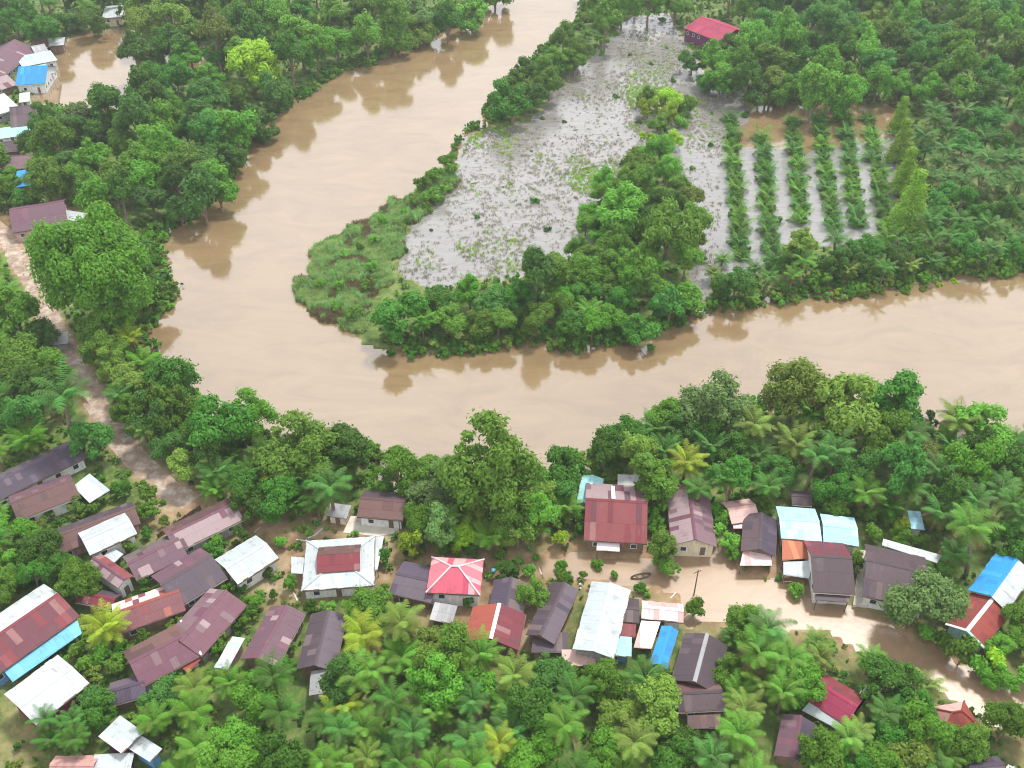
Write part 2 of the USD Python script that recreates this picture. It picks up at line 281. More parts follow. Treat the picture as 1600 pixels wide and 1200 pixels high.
def sheet(poly, z):
    tri = [trimesh.creation.triangulate_polygon(p, engine='earcut') for p in getattr(poly, 'geoms', [poly])]
    mb = MB()
    for v, f in tri: mb.add(np.column_stack([v, np.full(len(v), z)]), f)
    return mb.get()
w = obj('river_water', ([(-2500, -900, 0), (2500, -900, 0), (2500, 3000, 0), (-2500, 3000, 0)], [(0, 1, 2, 3)]), river_look)
tag(w, 'silty brown flood water of the river and the flooded street', kind='structure')
mw = obj('marsh_water', sheet(marsh_p.union(plantation_p).buffer(1.0), 0.02), marsh_look)
tag(mw, 'pale grey shallow flood water over the open field', kind='structure')
street_look = water_look('street_look', (0.255, 0.172, 0.102), 1.75, 0.24)
tag(obj('flooded_street', sheet(gpoly(POOLS[2]).buffer(2.5).buffer(-4.5).buffer(3.0), 0.015), street_look), 'shallow tan muddy flood water over the village street', kind='structure')
# dirt road and concrete strips
road_look = mat('road_look', {'g': ('geometry', {}), 'n': ('noise_texture', {'scale': 0.5, 'detail': 6.0, 'roughness': 0.7}),
    'r': ('rgb_ramp', {'ramp': [(0.3, (0.17, 0.12, 0.085)), (0.5, (0.27, 0.20, 0.15)), (0.62, (0.38, 0.32, 0.27)), (0.75, (0.50, 0.46, 0.42))]}), 'p': ('principled_bsdf', {'roughness': 0.85, 'specular_ior_level': 0.25})},
    [('g.position', 'n.vector'), ('n.fac', 'r.fac'), ('r.color', 'p.base_color')], surface='p.BSDF')
rng = np.random.default_rng(5)
mb = MB(); n = 160
c = np.array([road_line.interpolate(t, normalized=True).coords[0] for t in np.linspace(0, 1, n)])
for _ in range(4): c[1:-1] = (c[:-2] + 2 * c[1:-1] + c[2:]) / 4
t = np.gradient(c, axis=0); t /= np.linalg.norm(t, axis=1, keepdims=True); nn = np.column_stack([-t[:, 1], t[:, 0]])
wd = 2.5 + 0.6 * meshkit.fbm(np.column_stack([np.arange(n) / 6, np.zeros(n), np.zeros(n)]), 3, 4)
rows = [c + nn * (wd * k)[:, None] for k in (-1.15, -0.5, 0, 0.5, 1.15)]
vv = np.stack([np.column_stack([r, np.maximum(terrain(r[:, 0], r[:, 1]), 0.25) + (0.05 if 0 < k < 4 else -0.06)]) for k, r in enumerate(rows)], 1)
ii = np.arange(n * 5).reshape(n, 5)
mb.add(vv.reshape(-1, 3), np.stack([ii[:-1, :-1], ii[:-1, 1:], ii[1:, 1:], ii[1:, :-1]], -1).reshape(-1, 4))
rd = obj('dirt_road', mb.get(), road_look, smooth=True)
tag(rd, 'narrow wet dirt road along the left river bank', kind='structure')
def slab(name, pts, z, label):
    P = [ground(x, y, z) for x, y in pts]
    tag(obj(name, MB().prism(P if shapely.geometry.Polygon([p[:2] for p in P]).exterior.is_ccw else P[::-1], (0, 0, -z - 0.3)).get(), concrete), label, kind='structure')
slab('concrete_yard', [(536, 832), (548, 806), (618, 808), (624, 832), (590, 838)], 0.62, 'cream concrete yard in front of the maroon house by the river')
slab('concrete_path', [(1333, 945), (1344, 860), (1364, 860), (1356, 947)], 0.75, 'grey concrete strip between two dark roofed houses')

# ------------------------------------------------------------------ houses
house_px = []          # (pixel polygon of the roof, short name) for placing trees and writing labels
foot = []              # footprints in world coordinates
def local_frame(A, B, D, z):
    A, B, D = (ground(*p, z)[:2] for p in (A, B, D))
    U = (B - A) / np.linalg.norm(B - A); L = np.linalg.norm(B - A); N = np.array([-U[1], U[0]]); W = float((D - A) @ N)
    if W < 0:
        A, B = B, A; U = -U; N = -N; W = -W
    return A + U * L / 2 + N * W / 2, math.atan2(U[1], U[0]), L, W, U, N

def strips(par, poly2d, origin, eu, ev, nrm, pal, rg, width=1.05, rows=2, name='roof_sheet'):
    "metal sheets laid side by side over a slope; poly2d in (u along the eave, v up the slope)"
    x0, y0, x1, y1 = poly2d.bounds
    n = max(2, int(round((x1 - x0) / width)))
    e = np.linspace(x0, x1, n + 1)
    cut = y0 + (y1 - y0) * rg.uniform(0.42, 0.6)
    weights = {'patch': [3, 3, 2, 3, 3], 'orange': [3, 3, 1.5, 3]}.get(pal)
    run = int(rg.integers(len(ROOF[pal])))
    for i in range(n):
        for j, (a, b) in enumerate(((y0, cut), (cut - 0.12, y1)) if rows == 2 and y1 - y0 > 3 else ((y0, y1),)):
            q = poly2d.intersection(sbox(e[i] - 0.02, a + (rg.uniform(0, 0.2) if j == 0 else 0), e[i + 1] + 0.02, b))
            if q.is_empty or q.area < 0.05 or q.geom_type != 'Polygon': continue
            k = run if rg.random() < 0.74 else int(rg.choice(len(ROOF[pal]), p=None if weights is None else np.array(weights) / sum(weights)))
            lift = 0.05 + 0.022 * j + 0.014 * (i % 2) + rg.uniform(0, 0.012)
            top = [origin + eu * u + ev * v + nrm * lift for u, v in list(shapely.geometry.polygon.orient(q).exterior.coords)[:-1]]
            if np.cross(top[1] - top[0], top[2] - top[1]) @ nrm < 0: top = top[::-1]
            obj(name, MB().prism(top, -nrm * 0.045).get(), roof_look(pal, k), par)
def slope(par, corners, pal, rg, rows=2):
    "a roof slope from its 3D corners: first two along the eave"
    c = np.array(corners, float); eu = c[1] - c[0]; eu /= np.linalg.norm(eu)
    nrm = np.cross(c[1] - c[0], c[2] - c[1]); nrm /= np.linalg.norm(nrm)
    if nrm[2] < 0: nrm = -nrm
    ev = np.cross(nrm, eu)
    if (c[2] - c[1]) @ ev < 0: ev = -ev
    strips(par, Polygon([((p - c[0]) @ eu, (p - c[0]) @ ev) for p in c]).buffer(0), c[0], eu, ev, nrm, pal, rg, rows=rows)
def window(par, x, y, z, ax, sgn, w=1.0, h=0.9):
    "framed window proud of the wall; ax 0: wall runs along x facing sgn*y, ax 1: wall runs along y facing sgn*x"
    def bx(m, u0, u1, d0, d1, z0, z1):
        d0, d1 = sorted((d0 * sgn, d1 * sgn))
        return m.box(x + u0, x + u1, y + d0, y + d1, z0, z1) if ax == 0 else m.box(x + d0, x + d1, y + u0, y + u1, z0, z1)
    f = MB(); t = 0.09
    bx(f, -w / 2 - t, w / 2 + t, -0.02, 0.05, z - t, z); bx(f, -w / 2 - t, w / 2 + t, -0.02, 0.05, z + h, z + h + t)
    bx(f, -w / 2 - t, -w / 2, -0.02, 0.045, z, z + h); bx(f, w / 2, w / 2 + t, -0.02, 0.045, z, z + h)
    fr = obj('window', f.get(), white_trim, par)
    obj('pane', bx(MB(), -w / 2, w / 2, -0.02, 0.015, z, z + h).get(), glass_dark, fr)

def house(name, label, A, B, D, eave=3.2, rise=None, kind='gable', pal='purple', pal2=None, wall='wood', short=None, extras=(), caps=None, over=0.55, seed=1, cat='house', group=None, facade=True):
    rg = np.random.default_rng(seed * 77 + len(house_px))
    C, rz, L, W, U, N = local_frame(A, B, D, eave)
    g_ = 1.20 if 5 <= len(house_px) <= 13 else 1.10
    L *= 1 + (g_ - 1) * 0.6; W *= g_
    base = max(0.1, float(terrain(C[0], C[1])))
    par = thing(name, label, cat, (C[0], C[1], 0), rz, group)
    if rise is None: rise = 0.5 * W * 0.42
    hx, hy = L / 2, W / 2; wx, wy = hx - over, hy - over; z1 = eave; zr = eave + rise; z0 = -0.6
    house_px.append((Polygon([pixel((*(C + U * sx * hx + N * sy * hy), eave)) for sx, sy in ((-1, -1), (1, -1), (1, 1), (-1, 1))]).buffer(0), short or label, tuple(pixel((*C, eave)))))
    foot.append(Polygon([tuple(C + U * sx * hx + N * sy * hy) for sx, sy in ((-1, -1), (1, -1), (1, 1), (-1, 1))]))
    pal2 = pal2 or pal
    wm = wall_look(wall); th = 0.06
    body = MB()
    if kind == 'gable':
        zt = eave + rise * over / hy - 0.09; zp = zr - 0.09
        sec = [(-wy, z0), (wy, z0), (wy, zt), (0, zp), (-wy, zt)]
        body.prism([(-wx, y, z) for y, z in sec], (2 * wx, 0, 0))
    elif kind == 'shed':
        za = eave - 0.09 + rise * over / W; zb = eave + rise - rise * over / W - 0.09
        body.prism([(-wx, -wy, z0), (-wx, wy, z0), (-wx, wy, zb), (-wx, -wy, za)], (2 * wx, 0, 0))
    else:
        body.box(-wx, wx, -wy, wy, z0, eave - 0.06)
    wl = obj('wall', body.get(), wm, par)
    # roof: boarding with the sheets on it
    rm = MB()
    if kind == 'gable':
        for s in (-1, 1):
            nv = np.array([0, s * rise, hy]) / math.hypot(rise, hy)
            q = [(-hx, s * hy, z1), (hx, s * hy, z1), (hx, 0, zr), (-hx, 0, zr)]
            rm.prism(q if s < 0 else q[::-1], -nv * th)
    elif kind == 'shed':
        rm.prism([(-hx, -hy, z1), (hx, -hy, z1), (hx, hy, z1 + rise), (-hx, hy, z1 + rise)], (0, 0, -th))
    else:
        rl = max(hx - hy, 0.25) if kind == 'hip' else 0
        q = [(-hx, -hy, z1), (hx, -hy, z1), (hx, hy, z1), (-hx, hy, z1), (-rl, 0, zr), (rl, 0, zr)]
        rm.add(q, [(0, 1, 5), (0, 5, 4), (1, 2, 5), (2, 3, 4), (2, 4, 5), (3, 0, 4), (0, 2, 1), (0, 3, 2)])
    roof = obj('roof', rm.get(), wood_dark, par)
    if kind == 'gable':
        slope(roof, [(-hx, -hy, z1), (hx, -hy, z1), (hx, 0, zr), (-hx, 0, zr)], pal, rg)
        slope(roof, [(hx, hy, z1), (-hx, hy, z1), (-hx, 0, zr), (hx, 0, zr)], pal2, rg)
        cp = caps or pal
        cap = MB(); e = 0.32; dz = rise * e / hy
        for s in (-1, 1):
            q = [(-hx, 0, zr + 0.16), (hx, 0, zr + 0.16), (hx, s * e, zr + 0.15 - dz), (-hx, s * e, zr + 0.15 - dz)]
            cap.prism(q if s > 0 else q[::-1], (0, 0, -0.05))
        obj('ridge_cap', cap.get(), white_trim if caps == 'trim' else roof_look(cp, 0), roof)
    elif kind == 'shed':
        slope(roof, [(-hx, -hy, z1), (hx, -hy, z1), (hx, hy, z1 + rise), (-hx, hy, z1 + rise)], pal, rg)
    else:
        slope(roof, [(-hx, -hy, z1), (hx, -hy, z1), (rl, 0, zr), (-rl, 0, zr)], pal, rg, 1)
        slope(roof, [(hx, hy, z1), (-hx, hy, z1), (-rl, 0, zr), (rl, 0, zr)], pal2, rg, 1)
        slope(roof, [(hx, -hy, z1), (hx, hy, z1), (rl, 0, zr)], pal, rg, 1); slope(roof, [(-hx, hy, z1), (-hx, -hy, z1), (-rl, 0, zr)], pal2, rg, 1)
        cap = MB()
        for a, b in (((-hx, -hy, z1), (-rl, 0, zr)), ((-hx, hy, z1), (-rl, 0, zr)), ((hx, -hy, z1), (rl, 0, zr)), ((hx, hy, z1), (rl, 0, zr)), ((-rl, 0, zr), (rl, 0, zr))):
            a, b = np.array(a), np.array(b); cap.tube([a + (0, 0, 0.1), (a + b) / 2 + (0, 0, 0.1), b + (0, 0, 0.1)], 0.16, 5)
        obj('ridge_cap', cap.get(), roof_look(caps, 0) if caps else roof_look(pal, 0), roof)
    # fascia boards under the long eaves
    if kind != 'shed':
        for s in (-1, 1):
            y0, y1 = sorted((s * (hy - 0.02), s * (hy - 0.07))); obj('fascia', MB().box(-hx + 0.02, hx - 0.02, y0, y1, z1 - 0.24, z1 - th - 0.03).get(), white_trim if rg.random() < 0.5 else wood_dark, roof)
    # doors and windows on the four walls
    if facade and wx > 1 and wy > 1:
        sz = base + max(0.7, eave - 2.35)
        hgt = min(1.0, eave - sz - 0.55)
        toward = np.array([-C[0], -C[1]]); toward /= np.linalg.norm(toward)
        faces = [(0, -1, wx, -N), (0, 1, wx, N), (1, 1, wy, U), (1, -1, wy, -U)]
        best = max(range(4), key=lambda i: faces[i][3] @ toward)
        for i, (ax, s, half, dv) in enumerate(faces):
            n = max(1, int(2 * half / 3.0)); xs = [(k + 0.5) / n * 2 * half - half for k in range(n)]
            for k, u in enumerate(xs):
                dist = (wy if ax == 0 else wx) * s
                if i == best and k == n // 2:
                    m = MB(); zb = base + 0.02
                    (m.box(u - 0.45, u + 0.45, *sorted((dist - s * 0.02, dist + s * 0.05)), zb, zb + 2.0) if ax == 0 else m.box(*sorted((dist - s * 0.02, dist + s * 0.05)), u - 0.45, u + 0.45, zb, zb + 2.0))
                    if eave - base > 2.2: obj('door', m.get(), wood_dark, par)
                elif hgt > 0.4:
                    (window(par, u, dist, sz, 0, s, h=hgt) if ax == 0 else window(par, dist, u, sz, 1, s, h=hgt))
    # attached lean-to roofs on posts, given by their pixel corners: (name, corners, heights, palette)
    for nm, px, zs, p in extras:
        zs = [zs] * len(px) if np.isscalar(zs) else zs
        P = [ground(*q, z) for q, z in zip(px, zs)]
        loc = [np.array([(v[:2] - C) @ U, (v[:2] - C) @ N, v[2]]) for v in P]
        if Polygon([v[:2] for v in loc]).exterior.is_ccw is False: loc = loc[::-1]
        k = int(rg.integers(len(ROOF[p])))
        eu = loc[1] - loc[0]; nrm = np.cross(loc[1] - loc[0], loc[2] - loc[1]); nrm /= np.linalg.norm(nrm)
        lr = obj(nm, MB().prism(loc, -nrm * 0.05).get(), roof_look(p, k), par)
        slope(lr, loc, p, rg, 1)
        cen = np.mean(loc, 0)
        for v in loc:
            u = cen + (v - cen) * 0.92
            obj('post', MB().box(u[0] - 0.07, u[0] + 0.07, u[1] - 0.07, u[1] + 0.07, -0.6, u[2] - 0.08).get(), wood_dark, par)
    return par, C, rz, L, W

G_ = None
HOUSES = [
 # ---- left village, back to front
 dict(name='house', label='long charcoal purple roofed house at the left edge, white walls beneath', short='long charcoal roofed house', A=(-12, 786), B=(130, 716), D=(92, 698), pal='navy', wall='white', extras=[('porch_roof', [(-10, 790), (22, 776), (14, 766), (-18, 780)], 2.7, 'white')]),
 dict(name='house', label='reddish purple gabled house with a white metal wing at its right end', short='purple house with white wing', A=(30, 812), B=(122, 776), D=(92, 748), pal='brown', pal2='purple', wall='white', extras=[('wing_roof', [(114, 760), (140, 740), (172, 766), (140, 786)], 3.5, 'white')]),
 dict(name='house', label='dark brown roofed house partly hidden behind the white house with dark windows', short='dark brown roofed house', A=(88, 866), B=(216, 818), D=(132, 812), pal='brown', pal2='dark', wall='pink', eave=3.0),
 dict(name='house', label='white walled house with white roof and dark windows beside the round bush', short='white house with dark windows', A=(142, 866), B=(212, 834), D=(174, 812), pal='white', wall='white', eave=4.2, rise=1.0, extras=[('porch_roof', [(158, 873), (175, 855), (193, 866), (178, 880)], 3.0, 'white')]),
 dict(name='house', label='narrow purple roofed house with tall white walls and white gable end', short='narrow purple roofed white house', A=(137, 885), B=(184, 918), D=(160, 868), pal='purple', pal2='maroon', wall='white', eave=4.0),
 dict(name='shed', cat='shed', label='small dark red shed left of the white gabled purple house', short='small dark red shed', A=(122, 940), B=(172, 950), D=(128, 918), pal='maroon', pal2='dark', wall='wood', eave=2.6),
 dict(name='house', label='faded purple roofed house between the pink roof and the narrow white house', short='faded purple roofed house', A=(216, 903), B=(288, 868), D=(238, 852), pal='purple', pal2='dark', wall='wood'),
 dict(name='house', label='pinkish purple roofed house with pale patches beside the brown board fence', short='pinkish purple roofed house', A=(280, 858), B=(374, 812), D=(330, 794), pal='purple', pal2='brown', wall='grey', extras=[('porch_roof', [(330, 824), (362, 808), (374, 815), (342, 832)], 2.7, 'pinkwhite')]),
 dict(name='house', label='white metal roofed house standing in the muddy yard', short='white roofed house in the muddy yard', A=(372, 908), B=(430, 872), D=(334, 880), pal='white', wall='white', eave=3.4, rise=0.9, extras=[('porch_roof', [(352, 886), (396, 862), (402, 868), (360, 892)], 4.0, 'grey')]),
 dict(name='house', label='large dark grey purple roof left of the white roofed house in the yard', short='large dark grey purple roof', A=(278, 944), B=(348, 902), D=(250, 898), pal='dark', pal2='purple', wall='wood'),
 dict(name='house', label='patched red roof with broken white streaks above the yellowish palm', short='patched red and white roof', A=(190, 986), B=(284, 952), D=(170, 950), pal='patch', pal2='patch', wall='wood', eave=3.0),
 dict(name='house', label='long faded purple roofed house right of the patched red roof', short='long faded purple house', A=(314, 1020), B=(378, 948), D=(272, 986), pal='purple', pal2='purple', wall='grey', eave=3.2),
 dict(name='house', label='wide faded purple roof with a pale gutter at its right end', short='wide faded purple roof with gutter', A=(224, 1068), B=(306, 1024), D=(196, 1022), pal='purple', pal2='brown', wall='white', eave=3.2, extras=[('porch_roof', [(284, 1044), (318, 1012), (326, 1018), (294, 1052)], 2.8, 'red')]),
 dict(name='shed', cat='shed', label='small dark purple shed below the wide faded purple roof', short='small dark purple shed', A=(176, 1100), B=(226, 1086), D=(172, 1070), pal='navy', wall='wood', eave=2.6),
 dict(name='house', label='long house with white upper roof, maroon lower slope and blue lean to', short='long white, maroon and blue house', A=(-48, 1082), B=(118, 964), D=(74, 912), pal='maroon', pal2='white', wall='blue', eave=3.8, rise=1.6, extras=[('lean_to_roof', [(-42, 1096), (20, 1066), (128, 990), (120, 966), (4, 1046)][1:], [2.6, 2.6, 3.5, 3.5], 'sky')]),
 dict(name='house', label='tall maroon walled house with a flat white roof', short='maroon walled house with white roof', A=(57, 1130), B=(136, 1068), D=(10, 1086), pal='white', wall='maroon', eave=5.6, rise=0.5),
 dict(name='house', label='upper white roofed box house at the bottom left', short='upper white box house', A=(190, 1176), B=(222, 1144), D=(155, 1155), kind='shed', rise=0.3, pal='white', wall='purple', eave=4.5),
 dict(name='shed', cat='shed', label='middle white roofed annex beside the upper white box house', short='middle white annex', A=(234, 1190), B=(252, 1170), D=(204, 1170), kind='shed', rise=0.25, pal='white', wall='blue', eave=3.6),
 dict(name='shed', cat='shed', label='lowest white metal roof at the bottom left edge', short='lowest white metal roof', A=(140, 1215), B=(200, 1212), D=(160, 1182), kind='shed', rise=0.3, pal='white', wall='purple', eave=3.0),
 dict(name='shed', cat='shed', label='pale pink roof cut off by the bottom edge', short='pale pink roof at the bottom', A=(76, 1215), B=(142, 1215), D=(95, 1182), pal='rustpink', wall='pink', eave=3.0),
 # ---- centre
 dict(name='house', label='maroon roofed house by the river with a white strip on its right side', short='maroon house by the river', A=(560, 806), B=(628, 812), D=(578, 768), pal='brown', pal2='dark', wall='white', eave=3.3, extras=[('side_roof', [(622, 812), (632, 775), (644, 778), (636, 806)], [3.2, 3.4, 3.1, 3.0], 'white')]),
 dict(name='shed', cat='shed', label='small pale cream hut left of the maroon house by the river', short='small cream hut', A=(510, 806), B=(541, 810), D=(512, 788), kind='shed', rise=0.3, pal='grey', wall='cream', eave=2.8),
 dict(name='house', label='broad white flat roofed house with a raised maroon roof in its middle', short='white house with raised maroon roof', A=(474, 920), B=(582, 912), D=(484, 848), kind='hip', rise=0.5, pal='white', wall='white', eave=3.2, extras=[('porch_roof', [(455, 896), (478, 897), (482, 872), (455, 870)], 3.0, 'white'), ('side_roof', [(578, 895), (590, 890), (600, 838), (570, 840)], 2.9, 'white')]),
 dict(name='shed', cat='shed', label='navy grey low roof beside the pink hip roofed house', short='navy grey low roof', A=(610, 926), B=(672, 940), D=(618, 876), pal='navy', pal2='navy', wall='wood', eave=3.0, rise=1.0),
 dict(name='house', label='bright pink hip roofed house with white ridges and white front wall', short='bright pink hip roofed house', A=(668, 924), B=(748, 928), D=(698, 874), kind='hip', rise=2.4, pal='pink', wall='white', eave=4.2, caps='pinkwhite', extras=[('balcony_roof', [(704, 924), (746, 926), (746, 914), (705, 912)], 4.0, 'white')]),
 dict(name='house', label='dark purple roof between the pink house and the small green tree', short='dark purple roof', A=(764, 962), B=(774, 908), D=(820, 930), pal='navy', pal2='dark', wall='wood', eave=3.0),
 dict(name='house', label='red gabled roof with white ridge below the pink house', short='red gabled house with white ridge', A=(728, 1002), B=(742, 950), D=(808, 1010), pal='red', pal2='maroon', wall='wood', eave=3.2, caps='trim'),
 dict(name='house', label='long dark brown gabled roof left of the big white roof', short='long dark brown gabled house', A=(824, 990), B=(862, 912), D=(904, 920), pal='dark', pal2='navy', wall='wood', eave=3.4, extras=[('lean_to_roof', [(830, 1020), (886, 1020), (888, 988), (834, 988)], [2.6, 2.6, 3.1, 3.1], 'dark')]),
 dict(name='house', label='big plain white metal roof at the flooded street', short='big plain white roof', A=(898, 1012), B=(926, 912), D=(982, 926), pal='white', wall='grey', eave=4.6, rise=0.7),
 dict(name='shed', cat='shed', label='rusty orange shed roof below the big white roof', short='rusty orange shed roof', A=(880, 1040), B=(930, 1040), D=(880, 1018), kind='shed', rise=0.3, pal='rustpink', wall='wood', eave=2.6),
 dict(name='shed', cat='shed', label='small dark roof squeezed beside the big white roof', short='small dark squeezed roof', A=(970, 970), B=(998, 972), D=(976, 936), pal='dark', wall='wood', eave=3.2, rise=0.6, extras=[('awning', [(966, 996), (992, 996), (994, 976), (970, 974)], [2.6, 2.6, 3.0, 3.0], 'maroon')]),
 dict(name='shed', cat='shed', label='teal roofed shed below the small dark roof', short='teal roofed shed', A=(960, 1024), B=(986, 1026), D=(966, 998), kind='shed', rise=0.4, pal='teal', wall='blue', eave=2.8),
 dict(name='house', label='pink and white patched roof house on the flooded street', short='pink and white patched roof', A=(1004, 966), B=(1066, 972), D=(1012, 940), pal='pinkwhite', pal2='pinkwhite', wall='white', eave=3.2, extras=[('lean_to_roof', [(990, 1012), (1018, 1014), (1032, 972), (1002, 970)], [2.7, 2.7, 3.1, 3.1], 'pinkwhite')]),
 dict(name='shed', cat='shed', label='vivid blue roof below the pink and white patched roof', short='vivid blue roof', A=(1016, 1036), B=(1034, 980), D=(1060, 984), pal='blue', wall='blue', eave=3.2, rise=0.6),
 dict(name='house', label='dark grey gabled roof at the lower end of the flooded lane', short='dark grey gabled house', A=(1052, 1062), B=(1072, 992), D=(1134, 1010), pal='dark', pal2='dark', wall='wood', eave=3.2, caps='grey'),
 dict(name='shed', cat='shed', label='patched dark brown roofs joined below the dark grey gabled house', short='patched dark brown roofs', A=(1062, 1112), B=(1132, 1108), D=(1060, 1068), pal='dark', pal2='brown', wall='wood', eave=2.9, extras=[('lean_to_roof', [(1074, 1140), (1124, 1138), (1126, 1116), (1074, 1118)], [2.3, 2.3, 2.7, 2.7], 'brown')]),
 # ---- row behind the street
 dict(name='house', label='pale teal roof under the palms at the left end of the row', short='pale teal roofed house', A=(902, 785), B=(910, 745), D=(940, 760), pal='teal', wall='white', eave=3.0, rise=0.6),
 dict(name='house', label='big maroon roofed house with a white awning facing the flooded street', short='maroon house with white awning', A=(915, 840), B=(1008, 846), D=(1010, 764), pal='maroon', pal2='purple', wall='wood', eave=3.4, extras=[('awning', [(932, 860), (968, 862), (968, 848), (933, 846)], [2.3, 2.3, 2.7, 2.7], 'pinkwhite')]),
 dict(name='shed', cat='shed', label='pale grey shed behind the maroon house with white awning', short='pale grey shed', A=(966, 762), B=(1000, 764), D=(968, 744), kind='shed', rise=0.3, pal='grey', wall='grey', eave=3.0),
 dict(name='house', label='purple gabled house with cream front gable beside the leaning green trees', short='purple house with cream gable', A=(1052, 850), B=(1044, 774), D=(1106, 780), pal='purple', pal2='purple', wall='cream', eave=3.3, extras=[('rear_roof', [(1036, 778), (1042, 752), (1104, 770), (1104, 784)], [3.0, 3.2, 3.2, 3.0], 'maroon')]),
 dict(name='house', label='dark gabled house with a pinkish hipped porch over brown water', short='dark house with pinkish porch', A=(1160, 860), B=(1164, 806), D=(1212, 816), pal='dark', pal2='navy', wall='wood', eave=3.2, extras=[('porch_roof', [(1156, 884), (1206, 884), (1204, 858), (1162, 856)], [2.5, 2.5, 3.0, 3.0], 'pinkwhite')]),
 dict(name='shed', cat='shed', label='rusty pink roofed shed behind the dark house with pinkish porch', short='rusty pink shed', A=(1144, 818), B=(1186, 812), D=(1146, 784), pal='rustpink', pal2='rustpink', wall='wood', eave=3.0, extras=[('lean_to_roof', [(1146, 826), (1162, 826), (1162, 806), (1144, 806)], 2.7, 'pinkwhite')]),
 dict(name='shed', cat='shed', label='small grey brown shed behind the light blue roofs', short='small grey brown shed', A=(1238, 788), B=(1268, 790), D=(1240, 768), pal='dark', wall='wood', eave=2.6),
 dict(name='house', label='left light blue roof with an orange rusty front roof and white porch', short='light blue and orange house', A=(1222, 840), B=(1282, 844), D=(1228, 794), pal='lightblue', pal2='lightblue', wall='white', eave=3.6, rise=0.9, extras=[('front_roof', [(1222, 876), (1270, 872), (1268, 842), (1222, 842)], [2.9, 2.9, 3.4, 3.4], 'orange'), ('porch_roof', [(1224, 898), (1264, 904), (1270, 876), (1224, 878)], [2.4, 2.4, 2.8, 2.8], 'white')]),
 dict(name='house', label='right light blue roof behind the purple grey house', short='right light blue roof', A=(1288, 846), B=(1340, 852), D=(1290, 806), pal='lightblue', wall='white', eave=3.6, rise=0.9),
 dict(name='house', label='purple grey house with maroon ridge and white fronted porch', short='purple grey house with white porch', A=(1272, 922), B=(1334, 926), D=(1286, 848), pal='dark', pal2='maroon', wall='white', eave=3.4, extras=[('porch_roof', [(1274, 938), (1326, 942), (1330, 924), (1274, 922)], [2.6, 2.6, 3.0, 3.0], 'dark')]),
 dict(name='house', label='wide charcoal roofed house with a long white strip behind', short='wide charcoal house with white strip', A=(1350, 928), B=(1444, 950), D=(1380, 860), pal='dark', pal2='dark', wall='white', eave=3.4, extras=[('rear_roof', [(1378, 852), (1380, 842), (1472, 868), (1464, 880)], [3.2, 3.2, 3.2, 3.2], 'white')]),
 dict(name='shed', cat='shed', label='tiny pale blue shed by the yellow shrubs', short='tiny pale blue shed', A=(1424, 826), B=(1444, 828), D=(1428, 802), kind='shed', rise=0.3, pal='lightblue', wall='white', eave=2.8),
 dict(name='house', label='house with bright blue left slope and white right slope at the right edge', short='blue and white roofed house', A=(1516, 922), B=(1556, 868), D=(1578, 946), pal='blue', pal2='white', wall='white', eave=3.6),
 dict(name='house', label='red roofed house with white and teal gable trim in front of the blue roof', short='red house with teal gable trim', A=(1482, 974), B=(1520, 928), D=(1542, 1002), pal='red', pal2='red', wall='teal', eave=3.0, caps='trim', extras=[]),
 dict(name='house', label='crimson roofed house with white side strips among the lower right palms', short='crimson house with white strips', A=(1264, 1096), B=(1322, 1132), D=(1294, 1058), pal='magenta', pal2='maroon', wall='white', eave=3.3, rise=1.3, extras=[('lean_to_roof', [(1253, 1110), (1316, 1144), (1324, 1134), (1264, 1098)], [2.8, 2.8, 3.2, 3.2], 'white'), ('side_roof', [(1325, 1130), (1342, 1100), (1366, 1076), (1348, 1070)], 3.0, 'white')]),
 dict(name='house', label='purple roof below the crimson house at the bottom edge', short='purple roof at the bottom edge', A=(1212, 1180), B=(1224, 1118), D=(1272, 1142), pal='purple', pal2='navy', wall='wood', eave=3.0),
 dict(name='house', label='small red hip roofed hut near the lower right corner', short='small red hip roofed hut', A=(1474, 1146), B=(1530, 1136), D=(1472, 1104), kind='hip', rise=1.6, pal='red', pal2='rustpink', wall='grey', eave=2.8),
 dict(name='shed', cat='shed', label='dark roof at the bottom right corner', short='dark corner roof', A=(1520, 1215), B=(1572, 1210), D=(1524, 1186), pal='navy', wall='wood', eave=2.8),
 # ---- purple pair left of centre
 dict(name='house', label='purple gabled roof left of the blackish purple roof', short='purple gabled roof', A=(380, 1028), B=(424, 950), D=(476, 958), pal='purple', pal2='purple', wall='wood', eave=3.2),
 dict(name='house', label='blackish purple gabled roof right of the purple gabled roof', short='blackish purple roof', A=(466, 1044), B=(488, 962), D=(540, 966), pal='dark', pal2='navy', wall='wood', eave=3.0),
 dict(name='shed', cat='shed', label='slanted white metal roof left of the purple gabled roof', short='slanted white metal roof', A=(336, 1042), B=(362, 996), D=(382, 1000), kind='shed', rise=0.3, pal='white', wall='pink', eave=3.0),
 dict(name='shed', cat='shed', label='pale grey roof hidden among the palms below the blackish roof', short='pale grey roof among palms', A=(484, 1086), B=(486, 1050), D=(512, 1054), kind='shed', rise=0.3, pal='grey', wall='grey', eave=2.8),
 dict(name='shed', cat='shed', label='weathered grey shed under the pink house, left of the red roof', short='weathered grey shed', A=(672, 968), B=(706, 974), D=(680, 944), kind='shed', rise=0.3, pal='grey', wall='wood', eave=2.6),
 # ---- far left bank
 dict(name='house', label='purple roofed house on the upper left bank, largest of its cluster', short='upper left purple house', A=(2, 118), B=(56, 78), D=(-10, 80), pal='purple', pal2='navy', wall='grey', eave=3.4),
 dict(name='shed', cat='shed', label='long white roof by the small upper left pond', short='long white roof by the pond', A=(36, 104), B=(88, 94), D=(36, 90), kind='shed', rise=0.5, pal='teal', wall='white', eave=3.4),
